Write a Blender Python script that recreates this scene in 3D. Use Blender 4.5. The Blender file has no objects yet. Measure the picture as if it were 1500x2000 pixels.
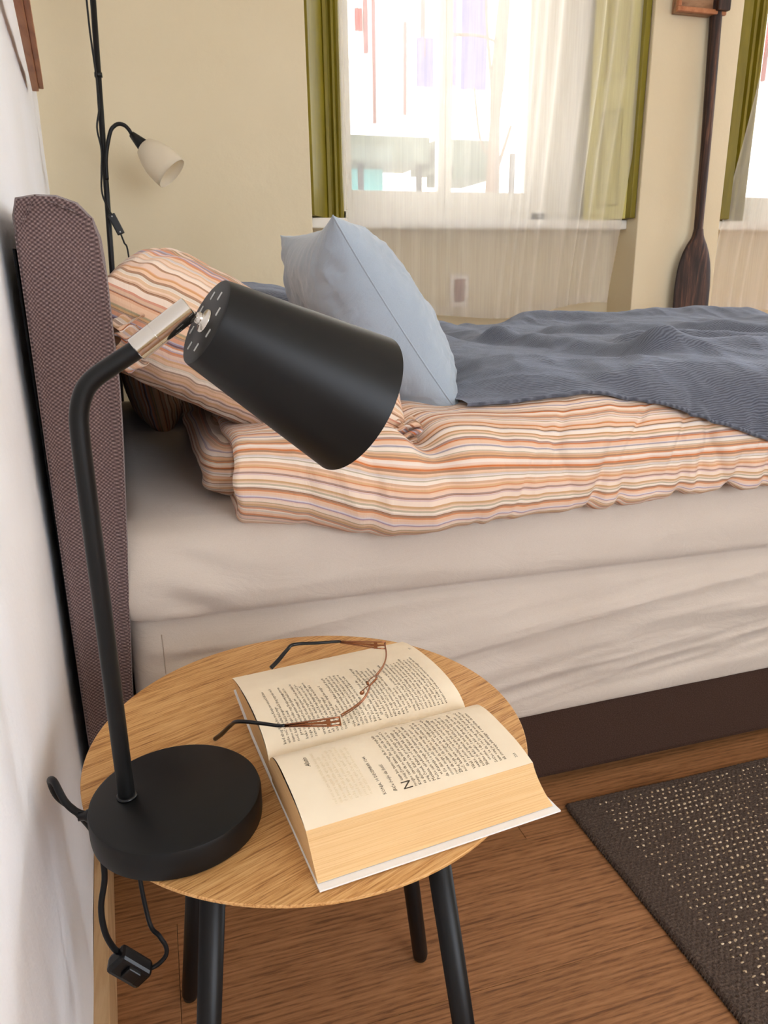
import bpy, bmesh, math, random
import numpy as np
from mathutils import Vector, Matrix
R = math.radians
random.seed(7)
scene = bpy.context.scene
COL = scene.collection

# ---------------------------------------------------------------- camera
CAM_Z = 0.96
def camera():
    p, roll, yaw = R(17.5), R(-0.8), R(16.7)
    F = Vector((math.sin(yaw)*math.cos(p), math.cos(yaw)*math.cos(p), -math.sin(p)))
    R0 = Vector((math.cos(yaw), -math.sin(yaw), 0)); U0 = R0.cross(F)
    Rt = R0*math.cos(roll) + U0*math.sin(roll); U = Rt.cross(F)
    c = bpy.data.cameras.new('camera'); o = bpy.data.objects.new('camera', c); COL.objects.link(o)
    M = Matrix((Rt, U, -F)).transposed().to_4x4(); M.translation = Vector((0, 0, CAM_Z))
    o.matrix_world = M
    c.sensor_fit = 'VERTICAL'; c.sensor_height = 36.0; c.lens = 1460/2000*36.0
    c.clip_start = 0.02; c.clip_end = 200
    c.dof.use_dof = True; c.dof.focus_distance = 0.85; c.dof.aperture_fstop = 24
    scene.camera = o
camera()

# ---------------------------------------------------------------- sky, sun, exposure
world = bpy.data.worlds.new('sky'); scene.world = world; world.use_nodes = True
wn = world.node_tree; wn.nodes.clear()
wo = wn.nodes.new('ShaderNodeOutputWorld'); wb = wn.nodes.new('ShaderNodeBackground')
wb.inputs['Color'].default_value = (0.80, 0.88, 1.0, 1); wb.inputs['Strength'].default_value = 7.5
wn.links.new(wb.outputs[0], wo.inputs[0])
sd = bpy.data.lights.new('sun', 'SUN'); sd.energy = 10; sd.angle = R(0.6); sd.color = (1, 0.93, 0.82)
so = bpy.data.objects.new('sun', sd); COL.objects.link(so)
so.rotation_euler = Vector((0.62, 0.42, -0.66)).to_track_quat('-Z', 'Y').to_euler(); so.location = (-3, -3, 6)
def area(name, loc, rot, sx, sy, power, color):
    l = bpy.data.lights.new(name, 'AREA'); l.shape = 'RECTANGLE'; l.size = sx; l.size_y = sy
    l.energy = power; l.color = color
    o = bpy.data.objects.new(name, l); COL.objects.link(o); o.location = loc; o.rotation_euler = rot
    return o
# area fill lights added out of view, set in unseen wall openings
area('fill_side', (5.96, 1.6, 1.55), (0, R(90), 0), 1.5, 2.0, 14, (0.88, 0.95, 1.0))
area('fill_back_wall', (4.95, 3.16, 1.85), (R(-90), 0, 0), 1.1, 1.35, 62, (0.88, 0.95, 1.0))
area('fill_rear', (1.6, -1.96, 1.5), (R(90), 0, 0), 2.2, 1.6, 6.5, (1.0, 0.92, 0.82))
vs = scene.view_settings
vs.view_transform = 'Standard'; vs.look = 'None'; vs.gamma = 1.0; vs.use_curve_mapping = False
vs.exposure = 0.10
cy = scene.cycles
cy.max_bounces = 8; cy.diffuse_bounces = 5; cy.glossy_bounces = 3; cy.transmission_bounces = 6; cy.transparent_max_bounces = 12
cy.sample_clamp_indirect = 6.0; cy.caustics_reflective = False; cy.caustics_refractive = False

# ---------------------------------------------------------------- noise
_rs = np.random.RandomState(5)
_T = _rs.rand(64, 64)*2 - 1
def noise(x, y, seed=0):
    x = np.asarray(x, float) + seed*7.31; y = np.asarray(y, float) + seed*3.77
    x, y = np.broadcast_arrays(x, y)
    xi = np.floor(x).astype(int); yi = np.floor(y).astype(int); fx = x-xi; fy = y-yi
    fx = fx*fx*fx*(fx*(fx*6-15)+10); fy = fy*fy*fy*(fy*(fy*6-15)+10)
    g = lambda a, b: _T[a % 64, b % 64]
    return (g(xi, yi)*(1-fx)+g(xi+1, yi)*fx)*(1-fy) + (g(xi, yi+1)*(1-fx)+g(xi+1, yi+1)*fx)*fy
def fbm(x, y, seed=0, o=4):
    s = 0; a = 1.0
    for k in range(o):
        s = s + a*noise(np.asarray(x)*2**k, np.asarray(y)*2**k, seed+k*5); a *= 0.5
    return s/1.9
def ridge(x, y, seed=0, o=3):
    s = 0; a = 1.0
    for k in range(o):
        s = s + a*(1-np.abs(noise(np.asarray(x)*2**k, np.asarray(y)*2**k, seed+k*5))*2); a *= 0.5
    return s/1.75
def sstep(a, b, x):
    t = np.clip((np.asarray(x, float)-a)/(b-a), 0, 1); return t*t*(3-2*t)

# ---------------------------------------------------------------- object helpers
def tag(o, label=None, cat=None, group=None, kind=None):
    if label: o['label'] = label
    if cat: o['category'] = cat
    if group: o['group'] = group
    if kind: o['kind'] = kind
    return o
def empty(name, loc=(0, 0, 0)):
    o = bpy.data.objects.new(name, None); COL.objects.link(o); o.location = loc
    o.empty_display_size = 0.05
    return o
def link(name, me, mat=None, parent=None):
    o = bpy.data.objects.new(name, me); COL.objects.link(o)
    if mat: me.materials.append(mat)
    if parent:
        o.parent = parent
        w = Vector((0, 0, 0)); q = parent
        while q: w += q.location; q = q.parent
        o.location = -w                      # meshes are written in world coordinates
    return o
class MB:
    """collects geometry in world coordinates and links it as ONE mesh object"""
    def __init__(s): s.v = []; s.f = []; s.uv = []; s.sm = []
    def add(s, v, f, uv=None, smooth=True):
        b = len(s.v); s.v += [tuple(map(float, p)) for p in v]
        for k in f:
            s.f.append(tuple(i+b for i in k)); s.sm.append(smooth)
            s.uv += [((0., 0.) if uv is None else tuple(map(float, uv[i]))) for i in k]
        return s
    def box(s, x0, x1, y0, y1, z0, z1, b=0.0):
        return s.obox(((x0+x1)/2, (y0+y1)/2, (z0+z1)/2), ((x1-x0)/2, (y1-y0)/2, (z1-z0)/2), None, b)
    def obox(s, c, h, M=None, b=0.0):
        """box with optional chamfer b and orientation M (3 column axes)"""
        bm = bmesh.new(); bmesh.ops.create_cube(bm, size=2)
        for v in bm.verts: v.co = Vector((v.co.x*h[0], v.co.y*h[1], v.co.z*h[2]))
        if b > 0: bmesh.ops.bevel(bm, geom=list(bm.edges), offset=b, segments=2, affect='EDGES', profile=0.6)
        M = M or Matrix.Identity(3); c = Vector(c)
        bm.verts.index_update()
        v = [c + M @ q.co for q in bm.verts]; f = [[q.index for q in k.verts] for k in bm.faces]
        loc = [q.co.copy() for q in bm.verts]
        bm.free()
        return s.add(v, f, [(p.x, p.y) for p in loc], smooth=False)
    def grid(s, P, uv=None, cu=False, cv=False, flip=False, smooth=True):
        n, m = P.shape[:2]; V = P.reshape(-1, 3); F = []
        for i in range(n if cu else n-1):
            for j in range(m if cv else m-1):
                a = i*m+j; b = ((i+1) % n)*m+j; c = ((i+1) % n)*m+(j+1) % m; d = i*m+(j+1) % m
                F.append((a, d, c, b) if flip else (a, b, c, d))
        return s.add(V, F, None if uv is None else uv.reshape(-1, 2), smooth)
    def tube(s, pts, r, n=12, caps=True, smoothpts=0):
        pts = [Vector(p) for p in pts]
        rr = list(r) if hasattr(r, '__len__') else [r]*len(pts)
        if smoothpts:
            pts, rr = catmull(pts, rr, smoothpts)
        up = None; V = []; L = 0; UV = []
        for i, p in enumerate(pts):
            t = (pts[min(i+1, len(pts)-1)]-pts[max(i-1, 0)]).normalized()
            if up is None: up = t.orthogonal().normalized()
            up = (up - t*up.dot(t)).normalized(); sd_ = t.cross(up)
            if i: L += (p-pts[i-1]).length
            for k in range(n):
                a = 2*math.pi*k/n; V.append(p + (up*math.cos(a)+sd_*math.sin(a))*rr[i]); UV.append((k/n, L))
        F = [(i*n+k, i*n+(k+1) % n, (i+1)*n+(k+1) % n, (i+1)*n+k) for i in range(len(pts)-1) for k in range(n)]
        if caps:
            F.append(tuple(range(n))[::-1]); F.append(tuple(range((len(pts)-1)*n, len(pts)*n)))
        return s.add(V, F, UV)
    def lathe(s, prof, c, axis=(0, 0, 1), n=48):
        """prof: list of (radius, height) along axis from c"""
        ax = Vector(axis).normalized(); a = ax.orthogonal().normalized(); b = ax.cross(a); c = Vector(c)
        V = []; F = []; m = len(prof)
        for k in range(n):
            t = 2*math.pi*k/n
            for r, h in prof: V.append(c + ax*h + (a*math.cos(t)+b*math.sin(t))*r)
        for k in range(n):
            for j in range(m-1):
                q = (k+1) % n
                F.append((k*m+j, q*m+j, q*m+j+1, k*m+j+1))
        return s.add(V, F)
    def prism(s, poly, y0, y1, fn):
        """extrude a 2D polygon: fn(a, b, t) -> point"""
        n = len(poly); V = [fn(a, b, y0) for a, b in poly]+[fn(a, b, y1) for a, b in poly]
        F = [(i, (i+1) % n, n+(i+1) % n, n+i) for i in range(n)]+[tuple(range(n))[::-1], tuple(range(n, 2*n))]
        return s.add(V, F, smooth=False)
    def build(s, name, mat=None, parent=None, fix=True, auto=None):
        me = bpy.data.meshes.new(name); me.from_pydata(s.v, [], s.f)
        uvl = me.uv_layers.new(name='UVMap'); uvl.data.foreach_set('uv', np.array(s.uv, dtype=np.float32).ravel())
        me.polygons.foreach_set('use_smooth', s.sm); me.update()
        if fix:
            bm = bmesh.new(); bm.from_mesh(me)
            if auto: bmesh.ops.remove_doubles(bm, verts=bm.verts, dist=auto)
            bmesh.ops.recalc_face_normals(bm, faces=bm.faces); bm.to_mesh(me); bm.free()
        return link(name, me, mat, parent)
def sharp(o, deg=35):
    me = o.data; me.set_sharp_from_angle(angle=R(deg)); return o
def catmull(pts, rr, k):
    P = []; Q = []
    n = len(pts)
    for i in range(n-1):
        p0 = pts[max(i-1, 0)]; p1 = pts[i]; p2 = pts[i+1]; p3 = pts[min(i+2, n-1)]
        for j in range(k):
            t = j/k
            P.append(0.5*((2*p1)+(-p0+p2)*t+(2*p0-5*p1+4*p2-p3)*t*t+(-p0+3*p1-3*p2+p3)*t**3))
            Q.append(rr[i]*(1-t)+rr[i+1]*t)
    P.append(pts[-1]); Q.append(rr[-1])
    return P, Q
def ncat(A, n):
    """numpy catmull-rom resample of a polyline to n points by arc length"""
    A = np.asarray(A, float); P = []
    for i in range(len(A)-1):
        p0 = A[max(i-1, 0)]; p1 = A[i]; p2 = A[i+1]; p3 = A[min(i+2, len(A)-1)]
        t = np.linspace(0, 1, 12, endpoint=False)[:, None]
        P.append(0.5*((2*p1)+(-p0+p2)*t+(2*p0-5*p1+4*p2-p3)*t*t+(-p0+3*p1-3*p2+p3)*t**3))
    P = np.vstack(P+[A[-1:]]); d = np.r_[0, np.cumsum(np.linalg.norm(np.diff(P, axis=0), axis=1))]
    s = np.linspace(0, d[-1], n)
    return np.stack([np.interp(s, d, P[:, k]) for k in range(P.shape[1])], 1)

# ---------------------------------------------------------------- materials
def lin(c):
    return tuple((x/12.92 if x <= 0.04045 else ((x+0.055)/1.055)**2.4) for x in c)
def rgb(r, g, b): return (*lin((r/255, g/255, b/255)), 1)
class MT:
    def __init__(s, name, col=(0.8, 0.8, 0.8, 1), rough=0.6, spec=0.5, metal=0.0):
        s.m = bpy.data.materials.new(name); s.m.use_nodes = True; s.nt = s.m.node_tree
        s.b = s.nt.nodes['Principled BSDF']; s.out = s.nt.nodes['Material Output']
        s.b.inputs['Base Color'].default_value = col; s.b.inputs['Roughness'].default_value = rough
        s.b.inputs['Specular IOR Level'].default_value = spec; s.b.inputs['Metallic'].default_value = metal
    def n(s, t, **k):
        x = s.nt.nodes.new(t)
        for a, v in k.items():
            if a in x.inputs: x.inputs[a].default_value = v
            else: setattr(x, a, v)
        return x
    def l(s, a, b): s.nt.links.new(a, b)
    def coord(s, scale=(1, 1, 1), rot=(0, 0, 0), src='Object'):
        tc = s.n('ShaderNodeTexCoord'); mp = s.n('ShaderNodeMapping')
        mp.inputs['Scale'].default_value = scale; mp.inputs['Rotation'].default_value = rot
        s.l(tc.outputs[src], mp.inputs[0]); return mp.outputs[0]
    def ramp(s, fac, stops, interp='LINEAR'):
        r = s.n('ShaderNodeValToRGB'); r.color_ramp.interpolation = interp
        e = r.color_ramp.elements
        while len(e) < len(stops): e.new(0.5)
        for i, (p, c) in enumerate(stops): e[i].position = p; e[i].color = c
        s.l(fac, r.inputs[0]); return r.outputs[0]
    def noise(s, vec, scale=5, detail=4, rough=0.5, dist=0.0):
        x = s.n('ShaderNodeTexNoise'); x.inputs['Scale'].default_value = scale; x.inputs['Detail'].default_value = detail
        x.inputs['Roughness'].default_value = rough; x.inputs['Distortion'].default_value = dist
        s.l(vec, x.inputs['Vector']); return x.outputs['Fac']
    def mix(s, f, a, b, mode='MIX'):
        x = s.n('ShaderNodeMix'); x.data_type = 'RGBA'; x.blend_type = mode
        for sock, v in ((x.inputs[0], f), (x.inputs[6], a), (x.inputs[7], b)):
            if isinstance(v, (int, float, tuple)): sock.default_value = v
            else: s.l(v, sock)
        return x.outputs[2]
    def math(s, op, a, b=0.0):
        x = s.n('ShaderNodeMath', operation=op)
        for i, v in enumerate((a, b)):
            if isinstance(v, (int, float)): x.inputs[i].default_value = v
            else: s.l(v, x.inputs[i])
        return x.outputs[0]
    def bump(s, h, strength=0.3, dist=0.002, prev=None):
        x = s.n('ShaderNodeBump'); x.inputs['Strength'].default_value = strength; x.inputs['Distance'].default_value = dist
        s.l(h, x.inputs['Height'])
        if prev: s.l(prev, x.inputs['Normal'])
        s.l(x.outputs[0], s.b.inputs['Normal']); return x.outputs[0]
    def color(s, c): s.l(c, s.b.inputs['Base Color']); return s
M = {}
def plaster(name, c1, c2, bump=0.35):
    t = MT(name, rough=0.92, spec=0.2); v = t.coord()
    n1 = t.noise(v, 1.8, 5); n2 = t.noise(v, 14, 5, 0.6)
    t.color(t.ramp(n1, [(0.3, c1), (0.75, c2)]))
    t.bump(t.math('ADD', t.math('MULTIPLY', n1, 2.0), n2), bump, 0.006); return t.m
M['plaster'] = plaster('cream_plaster', rgb(222, 207, 176), rgb(214, 198, 165))
M['plaster_left'] = plaster('pale_plaster', rgb(243, 243, 247), rgb(236, 234, 233), 0.6)
M['ceiling'] = plaster('white_ceiling_paint', rgb(240, 238, 230), rgb(236, 232, 222), 0.1)
def wood(name, cols, scale=(1, 14, 14), rot=(0, 0, 0), rough=0.45, fine=1.0, bump=0.15, rays=0.5, var=0.0, dist=0.6, wave=0.22):
    t = MT(name, rough=rough, spec=0.35); v = t.coord((1, 1, 1), rot)
    m2 = t.n('ShaderNodeMapping'); m2.inputs['Scale'].default_value = scale; t.l(v, m2.inputs[0]); v = m2.outputs[0]
    if var:
        oi = t.n('ShaderNodeObjectInfo'); va = t.n('ShaderNodeVectorMath', operation='ADD')
        cx = t.n('ShaderNodeCombineXYZ'); t.l(t.math('MULTIPLY', oi.outputs['Random'], 37.0), cx.inputs[1])
        t.l(t.math('MULTIPLY', oi.outputs['Random'], 11.0), cx.inputs[0])
        t.l(v, va.inputs[0]); t.l(cx.outputs[0], va.inputs[1]); v = va.outputs[0]
    n1 = t.noise(v, 1.6, 4, 0.55, dist); n2 = t.noise(v, 9*fine, 5, 0.65, 0.3)
    w = t.n('ShaderNodeTexWave', wave_type='BANDS', bands_direction='Y'); w.inputs['Scale'].default_value = 1.1
    w.inputs['Distortion'].default_value = 9; w.inputs['Detail'].default_value = 3; w.inputs['Detail Scale'].default_value = 0.8
    t.l(v, w.inputs['Vector'])
    f = t.math('ADD', t.math('MULTIPLY', n1, 0.45), t.math('ADD', t.math('MULTIPLY', w.outputs['Fac'], wave), t.math('MULTIPLY', n2, rays)))
    c = t.ramp(f, cols)
    if var:
        hs = t.n('ShaderNodeHueSaturation'); t.l(c, hs.inputs['Color'])
        t.l(t.math('ADD', t.math('MULTIPLY', oi.outputs['Random'], var), 1-var/2), hs.inputs['Value']); c = hs.outputs[0]
    t.color(c); t.bump(n2, bump, 0.001); return t.m
M['table_wood'] = wood('light_oak_veneer', [(0.50, rgb(134, 88, 46)), (0.60, rgb(184, 132, 76)), (0.68, rgb(204, 154, 96)), (0.82, rgb(220, 174, 116))], (3.2, 84, 84), (0, 0, R(-22)), 0.42, 1.0, 0.12, rays=0.85, wave=0.05)
M['floor_wood'] = wood('laminate_oak', [(0.44, rgb(108, 70, 42)), (0.56, rgb(142, 97, 61)), (0.68, rgb(160, 111, 72)), (0.86, rgb(176, 127, 86))], (2.4, 32, 32), (0, 0, 0), 0.42, 1.3, 0.1, rays=0.62, var=0.10, dist=2.2, wave=0.12)
M['baseboard_wood'] = wood('baseboard_laminate', [(0.30, rgb(150, 112, 72)), (0.5, rgb(190, 152, 108)), (0.8, rgb(208, 174, 132))], (20, 2, 20), (0, 0, 0), 0.5)
M['rail_wood'] = wood('reddish_wood', [(0.3, rgb(120, 66, 38)), (0.5, rgb(160, 98, 62)), (0.8, rgb(180, 120, 80))], (14, 2, 14))
M['oar_wood'] = wood('old_dark_wood', [(0.34, rgb(20, 11, 8)), (0.52, rgb(42, 25, 18)), (0.68, rgb(66, 41, 30)), (0.86, rgb(112, 74, 52))], (26, 26, 1.6), (0, 0, 0), 0.6, 1.0, 0.5, rays=0.55)
M['bracket_wood'] = wood('worn_brown_wood', [(0.3, rgb(92, 62, 42)), (0.5, rgb(132, 96, 68)), (0.8, rgb(168, 130, 98))], (4, 14, 14))
t = MT('black_satin_metal', rgb(10, 10, 10), 0.44, 0.3); v = t.coord(); t.bump(t.noise(v, 900, 2), 0.06, 0.0004); M['black'] = t.m
t = MT('black_table_leg_paint', rgb(10, 10, 11), 0.42, 0.3); v = t.coord(); t.bump(t.noise(v, 500, 2), 0.08, 0.0005); M['leg'] = t.m
t = MT('black_plastic', rgb(9, 9, 11), 0.3, 0.4); v = t.coord(); t.bump(t.noise(v, 300, 2), 0.05, 0.0004); M['plastic'] = t.m
t = MT('black_rubber_cord', rgb(10, 10, 11), 0.5, 0.3); v = t.coord(); t.bump(t.noise(v, 300, 2), 0.05, 0.0004); M['cord'] = t.m
t = MT('brushed_nickel', rgb(205, 200, 192), 0.13, 0.5, 1.0); v = t.coord((1, 30, 30)); t.bump(t.noise(v, 60, 2), 0.02, 0.0003); M['chrome'] = t.m
t = MT('slot_light_metal', rgb(190, 190, 185), 0.5, 0.3); t.color(t.ramp(t.noise(t.coord(), 40), [(0.3, rgb(180, 180, 176)), (0.7, rgb(205, 205, 200))])); M['slot'] = t.m
t = MT('white_lamp_lining', rgb(235, 233, 226), 0.5); t.color(t.ramp(t.noise(t.coord(), 8), [(0.3, rgb(232, 230, 224)), (0.7, rgb(240, 238, 232))])); M['white'] = t.m
t = MT('frosted_glass', rgb(236, 226, 206), 0.45, 0.4); t.b.inputs['Subsurface Weight'].default_value = 0.0
v = t.coord(); tr = t.n('ShaderNodeBsdfTranslucent'); tr.inputs[0].default_value = rgb(245, 236, 218); mx = t.n('ShaderNodeMixShader'); mx.inputs[0].default_value = 0.45
t.bump(t.noise(v, 120, 3), 0.05, 0.0005); t.l(t.b.outputs[0], mx.inputs[1]); t.l(tr.outputs[0], mx.inputs[2]); t.l(mx.outputs[0], t.out.inputs[0]); M['frost'] = t.m
def fabric(name, c1, c2, scale=900, bump=0.4, rough=0.95, weave=True, big=6.0, spec=0.15, sheen=0.15, d=0.0012):
    t = MT(name, rough=rough, spec=spec); v = t.coord()
    t.b.inputs['Sheen Weight'].default_value = sheen; t.b.inputs['Sheen Roughness'].default_value = 0.5
    n1 = t.noise(v, big, 4); n2 = t.noise(v, scale, 2)
    t.color(t.ramp(t.math('ADD', t.math('MULTIPLY', n1, 0.5), t.math('MULTIPLY', n2, 0.5)), [(0.35, c1), (0.65, c2)]))
    t.bump(n2, bump, d); return t
# headboard: diagonal basket weave, mauve brown
t = MT('mauve_brown_upholstery', rough=0.95, spec=0.15); v = t.coord((1, 1, 1)); t.b.inputs['Sheen Weight'].default_value = 0.25
sx = t.n('ShaderNodeSeparateXYZ'); t.l(v, sx.inputs[0])
hx = t.math('ADD', sx.outputs[0], sx.outputs[1])
d1 = t.math('SINE', t.math('MULTIPLY', hx, 1000.0)); d2 = t.math('SINE', t.math('MULTIPLY', sx.outputs[2], 1150.0))
wv = t.math('ADD', t.math('MULTIPLY', t.math('MULTIPLY', d1, d2), 0.5), 0.5); nz = t.noise(v, 420, 3, 0.7)
fac = t.math('ADD', t.math('MULTIPLY', wv, 0.55), t.math('MULTIPLY', nz, 0.55))
t.color(t.ramp(fac, [(0.15, rgb(46, 34, 34)), (0.5, rgb(98, 78, 76)), (0.8, rgb(140, 118, 114)), (0.97, rgb(196, 176, 166))]))
t.bump(fac, 0.8, 0.0018); M['headboard'] = t.m
t = MT('brown_base_upholstery', rough=0.95, spec=0.1); v = t.coord(); nz = t.noise(v, 500, 3, 0.7)
t.color(t.ramp(nz, [(0.3, rgb(44, 31, 26)), (0.5, rgb(66, 48, 40)), (0.75, rgb(86, 66, 56))])); t.bump(nz, 0.6, 0.0015); M['base'] = t.m
# fitted sheet
t = fabric('greige_cotton_sheet', rgb(192, 178, 164), rgb(200, 187, 174), 700, 0.12, 0.75, spec=0.3, sheen=0.3)
v = t.coord((1, 1, 2.2)); n3 = t.noise(v, 11, 5, 0.62, 1.1)
bp = t.n('ShaderNodeBump'); bp.inputs['Strength'].default_value = 0.35; bp.inputs['Distance'].default_value = 0.006; t.l(n3, bp.inputs['Height'])
t.l(bp.outputs[0], [n for n in t.nt.nodes if n.type == 'BUMP'][0].inputs['Normal']); M['sheet'] = t.m
t = MT('seam_thread', rgb(168, 152, 136), 0.9); t.bump(t.noise(t.coord(), 900, 2), 0.5, 0.0008); M['thread'] = t.m
# striped cotton
PAL = {'p': (222, 184, 154), 'l': (216, 202, 200), 'o': (196, 112, 60), 'b': (134, 92, 66), 'v': (150, 142, 166), 'g': (160, 146, 116), 't': (204, 158, 112), 'w': (230, 214, 198), 'd': (98, 78, 92)}
def striped(name, seq, period, seed, soft=0.25, boost=1.0):
    t = MT(name, rough=0.8, spec=0.2); t.b.inputs['Sheen Weight'].default_value = 0.15
    uv = t.n('ShaderNodeUVMap'); sp = t.n('ShaderNodeSeparateXYZ'); t.l(uv.outputs[0], sp.inputs[0])
    fr = t.math('FRACT', t.math('DIVIDE', sp.outputs[1], period))
    rnd = random.Random(seed); w = [rnd.uniform(0.6, 1.5)*(1.6 if c in 'pw' else 0.8) for c in seq]; tot = sum(w); x = 0; stops = []
    for c, q in zip(seq, w): stops.append((x/tot, rgb(*PAL[c]))); x += q
    c = t.ramp(fr, stops, 'LINEAR' if soft > 0.5 else 'CONSTANT')
    fr2 = t.math('FRACT', t.math('DIVIDE', sp.outputs[1], period*0.37))
    c2 = t.ramp(fr2, [(0.0, rgb(*PAL['p'])), (0.22, rgb(*PAL['b'])), (0.30, rgb(*PAL['w'])), (0.48, rgb(*PAL['g'])), (0.58, rgb(*PAL['p'])), (0.76, rgb(*PAL['o'])), (0.84, rgb(*PAL['l']))], 'CONSTANT')
    c = t.mix(0.28, c, c2)
    v = t.coord(); n2 = t.noise(v, 800, 2); n3 = t.noise(t.coord((2.2, 1, 0.8)), 14, 4, 0.55, 1.2)
    t.color(c)
    a = t.bump(n3, 0.4, 0.006); t.bump(n2, 0.12, 0.0008, a); return t.m
M['stripe_duvet'] = striped('striped_cotton_duvet', 'pwobtpgwvlpobwgptwlbpotpwglpbo', 0.105, 3)
M['stripe_pillow'] = striped('striped_cotton_pillow', 'ptwbptpbwptlpovlodvobtgpbtowb', 0.19, 8)
# blue bedspread, crinkled ribs
t = MT('slate_blue_bedspread', rough=0.9, spec=0.2); t.b.inputs['Sheen Weight'].default_value = 0.35; t.b.inputs['Sheen Tint'].default_value = (0.75, 0.82, 1, 1)
uv = t.n('ShaderNodeUVMap'); mp = t.n('ShaderNodeMapping'); t.l(uv.outputs[0], mp.inputs[0])
nz = t.n('ShaderNodeTexNoise'); nz.inputs['Scale'].default_value = 9; nz.inputs['Detail'].default_value = 3; t.l(mp.outputs[0], nz.inputs['Vector'])
vm = t.n('ShaderNodeVectorMath', operation='MULTIPLY_ADD'); vm.inputs[1].default_value = (0.05, 0.045, 0.0); t.l(nz.outputs['Color'], vm.inputs[0]); t.l(mp.outputs[0], vm.inputs[2])
w = t.n('ShaderNodeTexWave', bands_direction='Y'); w.inputs['Scale'].default_value = 62; w.inputs['Distortion'].default_value = 7; w.inputs['Detail'].default_value = 3; w.inputs['Detail Scale'].default_value = 0.5
t.l(vm.outputs[0], w.inputs['Vector']); n2 = t.noise(t.coord((1, 4, 4)), 60, 4, 0.65)
h = t.math('ADD', t.math('MULTIPLY', w.outputs['Fac'], 0.6), t.math('MULTIPLY', n2, 0.7))
t.color(t.ramp(h, [(0.2, rgb(60, 62, 70)), (0.65, rgb(86, 89, 98)), (1.0, rgb(104, 107, 117))])); t.bump(h, 0.5, 0.0020); M['spread'] = t.m
t = fabric('pale_blue_cushion_cotton', rgb(150, 161, 172), rgb(158, 169, 180), 900, 0.1, 0.7, spec=0.3, sheen=0.3)
n3 = t.noise(t.coord(), 11, 4, 0.5, 1.8); bp = t.n('ShaderNodeBump'); bp.inputs['Strength'].default_value = 0.6; bp.inputs['Distance'].default_value = 0.006; t.l(n3, bp.inputs['Height'])
t.l(bp.outputs[0], [n for n in t.nt.nodes if n.type == 'BUMP'][0].inputs['Normal']); M['blue'] = t.m
# sheer curtain
t = MT('white_sheer_voile', rgb(236, 232, 226), 0.8, 0.1); tp = t.n('ShaderNodeBsdfTransparent'); tl = t.n('ShaderNodeBsdfTranslucent'); tl.inputs[0].default_value = rgb(240, 234, 226)
m1 = t.n('ShaderNodeMixShader'); m1.inputs[0].default_value = 0.6; t.l(t.b.outputs[0], m1.inputs[1]); t.l(tl.outputs[0], m1.inputs[2])
v = t.coord((160, 160, 5)); n1 = t.noise(v, 1.0, 2)
lw = t.n('ShaderNodeLayerWeight'); lw.inputs['Blend'].default_value = 0.35
fa = t.math('ADD', t.math('ADD', 0.36, t.math('MULTIPLY', n1, 0.12)), t.math('MULTIPLY', lw.outputs['Facing'], 0.35))
m2 = t.n('ShaderNodeMixShader'); t.l(fa, m2.inputs[0]); t.l(tp.outputs[0], m2.inputs[1]); t.l(m1.outputs[0], m2.inputs[2]); t.l(m2.outputs[0], t.out.inputs[0]); M['sheer'] = t.m
t = MT('olive_green_paint', rough=0.5, spec=0.35); v = t.coord((9, 9, 1.5)); n1 = t.noise(v, 3, 5, 0.6)
t.color(t.ramp(n1, [(0.3, rgb(112, 99, 18)), (0.7, rgb(136, 122, 28))])); t.bump(n1, 0.2, 0.001); M['olive'] = t.m
t = MT('olive_paint_lit', rough=0.5, spec=0.35); v = t.coord((9, 9, 1.5)); n1 = t.noise(v, 3, 5, 0.6)
t.color(t.ramp(n1, [(0.3, rgb(206, 194, 110)), (0.7, rgb(222, 210, 130))])); t.bump(n1, 0.2, 0.001); M['olive_lit'] = t.m  # same olive paint, lightened and yellowed to stand for light falling on it
t = MT('cream_window_paint', rgb(232, 226, 214), 0.5, 0.35); v = t.coord(); t.bump(t.noise(v, 30, 4), 0.1, 0.001); M['frame'] = t.m
t = MT('clear_window_glass', rgb(255, 255, 255), 0.02, 0.5); tp = t.n('ShaderNodeBsdfTransparent'); gl = t.n('ShaderNodeBsdfGlossy'); gl.inputs['Roughness'].default_value = 0.03
mx = t.n('ShaderNodeMixShader'); fr = t.n('ShaderNodeFresnel'); fr.inputs[0].default_value = 1.4; t.l(t.math('MULTIPLY', fr.outputs[0], 0.7), mx.inputs[0]); t.l(tp.outputs[0], mx.inputs[1]); t.l(gl.outputs[0], mx.inputs[2]); t.l(mx.outputs[0], t.out.inputs[0]); M['glass'] = t.m
# paper
t = MT('cream_book_paper', rough=0.8, spec=0.15); v = t.coord(); t.color(t.ramp(t.noise(v, 25, 3), [(0.3, rgb(236, 218, 190)), (0.7, rgb(241, 225, 198))])); t.bump(t.noise(v, 200, 3), 0.05, 0.0005); M['paper'] = t.m
t = MT('page_edges', rough=0.85, spec=0.1); v = t.coord((3, 3, 900)); n1 = t.noise(v, 2.2, 3, 0.7); t.color(t.ramp(n1, [(0.25, rgb(196, 150, 98)), (0.5, rgb(222, 182, 130)), (0.8, rgb(232, 198, 150))])); t.bump(n1, 0.5, 0.0006); M['edges'] = t.m
t = MT('white_book_cover', rgb(240, 240, 238), 0.35, 0.4); t.bump(t.noise(t.coord(), 100, 2), 0.03, 0.0005); M['cover'] = t.m
t = MT('printing_ink', rgb(74, 66, 56), 0.8, 0.1); t.color(t.ramp(t.noise(t.coord(), 300, 1), [(0.3, rgb(66, 58, 50)), (0.7, rgb(86, 78, 66))])); M['ink'] = t.m
t = MT('show_through_print', rgb(222, 208, 176), 0.8, 0.1); t.color(t.ramp(t.noise(t.coord(), 120, 2), [(0.3, rgb(222, 206, 172)), (0.7, rgb(230, 213, 180))])); M['ghost'] = t.m
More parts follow.
